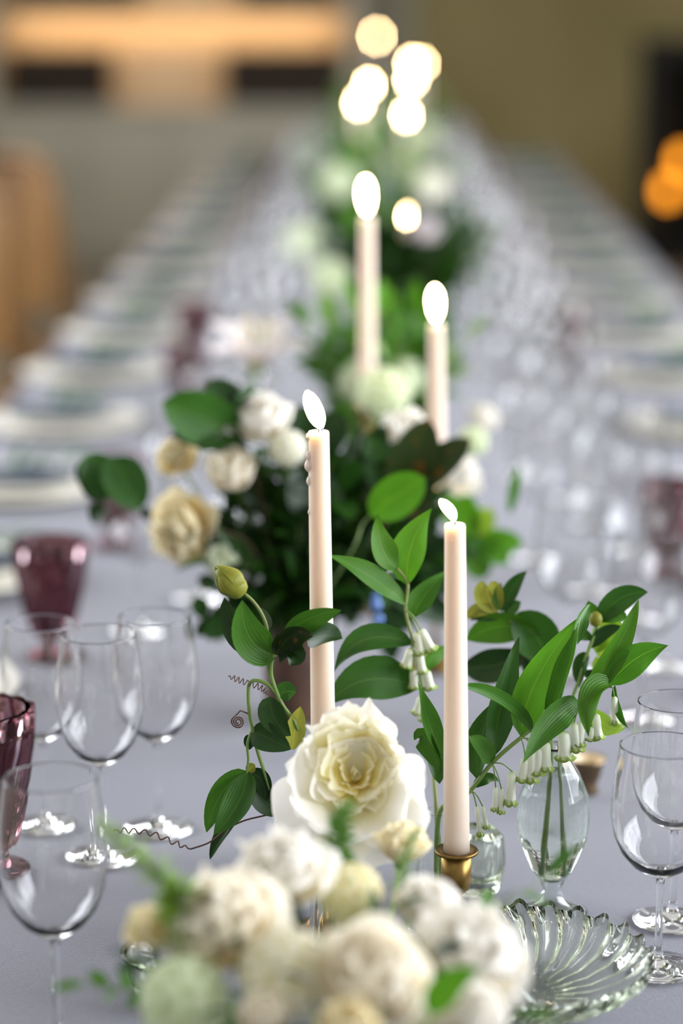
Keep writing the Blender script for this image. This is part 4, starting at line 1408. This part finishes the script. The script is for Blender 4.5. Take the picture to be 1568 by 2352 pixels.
branch('paired magnolia leaves with brown backs between the candles', [(850, 1250), (905, 1170), (925, 1130)], 2.58,
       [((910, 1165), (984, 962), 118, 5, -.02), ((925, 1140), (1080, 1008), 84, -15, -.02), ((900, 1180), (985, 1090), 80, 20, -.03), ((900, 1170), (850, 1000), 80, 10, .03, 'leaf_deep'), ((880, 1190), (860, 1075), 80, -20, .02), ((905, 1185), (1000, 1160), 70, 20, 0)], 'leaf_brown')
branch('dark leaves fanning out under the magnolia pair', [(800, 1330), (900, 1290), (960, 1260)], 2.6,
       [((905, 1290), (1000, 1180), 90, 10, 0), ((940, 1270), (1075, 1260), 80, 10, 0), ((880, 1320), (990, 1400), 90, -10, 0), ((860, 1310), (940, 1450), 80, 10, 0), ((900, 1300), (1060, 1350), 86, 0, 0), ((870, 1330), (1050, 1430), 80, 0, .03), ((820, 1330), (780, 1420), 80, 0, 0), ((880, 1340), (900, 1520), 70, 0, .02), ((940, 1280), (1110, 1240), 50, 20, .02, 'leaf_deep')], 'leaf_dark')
branch('single bright green leaf between the candles', [(800, 1280), (830, 1210), (850, 1182)], 2.42,
       [((850, 1184), (976, 1098), 104, 0, -.02)], 'leaf_bright', .0013, 'stem_green', 'bright_leaf_stem')
branch('lime leaves behind the nearer candle flame', [(900, 1330), (1040, 1260), (1080, 1210)], 2.75,
       [((1080, 1240), (1035, 1120), 90, 0, 0, 'leaf_bright'), ((1085, 1230), (1130, 1170), 60, 0, 0), ((1090, 1240), (1200, 1250), 60, 0, 0, 'leaf_bright'), ((1090, 1245), (1170, 1290), 60, 0, 0, 'leaf_bright'), ((1075, 1250), (1110, 1330), 70, 0, 0, 'leaf_mid'), ((1170, 1180), (1190, 1070), 26, 0, 0, 'leaf_bright')], 'leaf_lime', .0014, 'stem_green', 'lime_leaf_stem')
branch('small dark leaves beneath the drooping yellow bloom', [(560, 1330), (480, 1370), (450, 1390)], 2.56, [((450, 1370), (470, 1420), 44, 0, 0, 'leaf_deep'), ((500, 1350), (455, 1330), 40, 0, 0), ((540, 1330), (480, 1230), 70, 0, 0)], 'leaf_dark', .0012)
rm = random.Random(77)
for i in range(70):
    a = i * 2.39996
    q = math.sqrt((i + .5) / 70)
    px, py = 745 + 240 * q * math.cos(a), 1200 + 205 * q * math.sin(a)
    tip = P(px, py, YM + .05 * (1 - q) * 0 - .06 * (1 - q) + rm.uniform(-.01, .05))
    small = i % 3 == 0
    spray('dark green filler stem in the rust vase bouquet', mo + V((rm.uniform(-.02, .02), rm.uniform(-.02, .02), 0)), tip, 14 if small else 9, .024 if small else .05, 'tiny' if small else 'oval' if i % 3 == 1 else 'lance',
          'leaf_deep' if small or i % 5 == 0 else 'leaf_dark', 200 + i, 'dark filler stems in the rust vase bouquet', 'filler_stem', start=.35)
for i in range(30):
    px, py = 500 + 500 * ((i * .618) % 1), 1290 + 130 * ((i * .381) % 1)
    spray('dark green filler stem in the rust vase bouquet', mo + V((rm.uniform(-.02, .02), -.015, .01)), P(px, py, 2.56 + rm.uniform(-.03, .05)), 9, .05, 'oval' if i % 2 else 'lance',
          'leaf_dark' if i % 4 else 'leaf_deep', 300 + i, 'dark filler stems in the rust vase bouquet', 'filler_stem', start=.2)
bt = thing('blue_berry_stem', 'thin stem with two small blue berries below the dark leaves', 'foliage', mo)
stem(bt, [mo, P(820, 1460, 2.55), P(866, 1440, 2.5), P(864, 1400, 2.48)], .0009)
for (x, y, r) in ((863, 1390, 14), (868, 1422, 13), (862, 1372, 9)):
    c = P(x, y, 2.48)
    rr = r * mpp(c)
    obj('berry', lathe('berry', [(0, -1), (.6, -.8), (.98, -.2), (.9, .5), (.45, .92), (.3, .95), (.25, .85), (0, .82)], 16), 'blue_berry', bt, Matrix.Translation(c) @ Matrix.Diagonal((rr, rr, rr, 1)))


# ------------------------------------------------------------------ bouquets further along the table
def arrangement(key, desc, cx, cy, Y, wpx, hpx, nspray, mats, ll, blooms, seed, kinds=('lance', 'oval', 'tiny')):
    rnd = random.Random(seed)
    c = P(cx, cy, Y)
    k = mpp(c)
    b = V((c.x, Y, TZ))
    v = thing('compote_vase', 'small rust brown compote holding ' + desc, 'vase', b)
    vh = min(.11, max(.05, (c.z - TZ) * .45))
    obj('body', lathe('body', [(0, .001), (.04, .001), (.036, .006), (.014, .014), (.013, vh * .45), (.03, vh * .6), (.05, vh * .9), (.052, vh), (.047, vh), (.028, vh * .68), (0, vh * .62)], 28), 'rust_vase', v, W[v])
    o = b + V((0, 0, vh * .8))
    for i in range(nspray):
        a, q = i * 2.39996, math.sqrt((i + .5) / nspray)
        tip = P(cx + wpx * q * math.cos(a), cy - hpx * q * math.sin(a), Y + rnd.uniform(-.1, .1) * (1.1 - q))
        if tip.z < TZ + .02: tip.z = TZ + .02 + rnd.uniform(0, .02)
        kd = kinds[i % len(kinds)]
        spray('leafy stem of ' + desc, o + V((rnd.uniform(-.02, .02), rnd.uniform(-.02, .02), 0)), tip, 8 if kd != 'tiny' else 12, ll * (1 if kd != 'tiny' else .6), kd, mats[i % len(mats)], seed * 50 + i, 'leafy stems of ' + desc, start=.3)
    for i, (px, py, r, kd, mt, lb) in enumerate(blooms):
        cc = P(px, py, Y - .03 + rnd.uniform(-.05, .05))
        d = (cc - o).normalized()
        axs = (d * .8 + V((0, -.4, .5))).normalized()
        if kd == 'lily': axs = V((.05, -.25, 1)).normalized()
        nm = {'ruffle': 'white_ranunculus', 'rose': 'garden_rose', 'florets': 'floret_cluster', 'lily': 'lily'}[kd]
        bloom(nm, lb, cc, r * mpp(cc), kd, axs, o, None, seed * 20 + i, mt)


arrangement('airy', 'the airy bright green bouquet around the tall candle', 880, 800, 3.25, 200, 110, 44, ('leaf_bright', 'leaf_mid', 'leaf_soft', 'leaf_bright'), .05,
            [(588, 785, 104, 'lily', 'petal_pink', 'pale pink lily opening upward beyond the dark crown leaves'), (830, 880, 60, 'florets', 'petal_green', 'lime white floret head at the foot of the tall candle'),
             (925, 870, 52, 'florets', 'petal_green', 'lime white floret head beside the candle in the magnolia leaves'), (1110, 960, 46, 'rose', 'petal_white', 'white rose low among the glasses by the airy bouquet')], 3)
arrangement('deep', 'the deep green bouquet with blush flowers', 925, 580, 4.35, 175, 105, 44, ('leaf_dark', 'leaf_deep', 'leaf_mid', 'leaf_deep'), .075,
            [(975, 525, 48, 'rose', 'petal_pink', 'blush rose behind the tall candle'), (935, 640, 50, 'rose', 'petal_green', 'greenish white rose beneath the blush rose'), (760, 640, 50, 'florets', 'petal_green', 'pale green floret head on the hutch side of the deep green bouquet')], 4)
arrangement('pale', 'the pale green bouquet midway down the table', 850, 400, 5.7, 160, 80, 36, ('leaf_soft', 'leaf_mid', 'leaf_soft', 'leaf_bright'), .07,
            [(780, 420, 46, 'florets', 'petal_green', 'pale green floret head midway on the shelf side'), (900, 390, 46, 'ruffle', 'petal_white', 'white bloom midway down the table'), (990, 430, 44, 'florets', 'petal_white', 'white floret head midway on the fireplace side'), (700, 560, 50, 'florets', 'petal_green', 'pale green floret head low beside the shelf side glasses')], 5)
arrangement('far', 'the far green bouquet beneath clustered candles', 880, 300, 7.4, 140, 55, 30, ('leaf_soft', 'leaf_mid', 'leaf_bright'), .08,
            [(870, 300, 40, 'ruffle', 'petal_white', 'white bloom under the clustered candles'), (980, 320, 38, 'florets', 'petal_green', 'pale green floret head under the clustered candles')], 6)
arrangement('end', 'the last bouquet at the hutch end', 900, 255, 9.4, 120, 45, 26, ('leaf_mid', 'leaf_soft', 'leaf_deep'), .09,
            [(930, 260, 34, 'ruffle', 'petal_white', 'white bloom in the last bouquet at the hutch end')], 7)
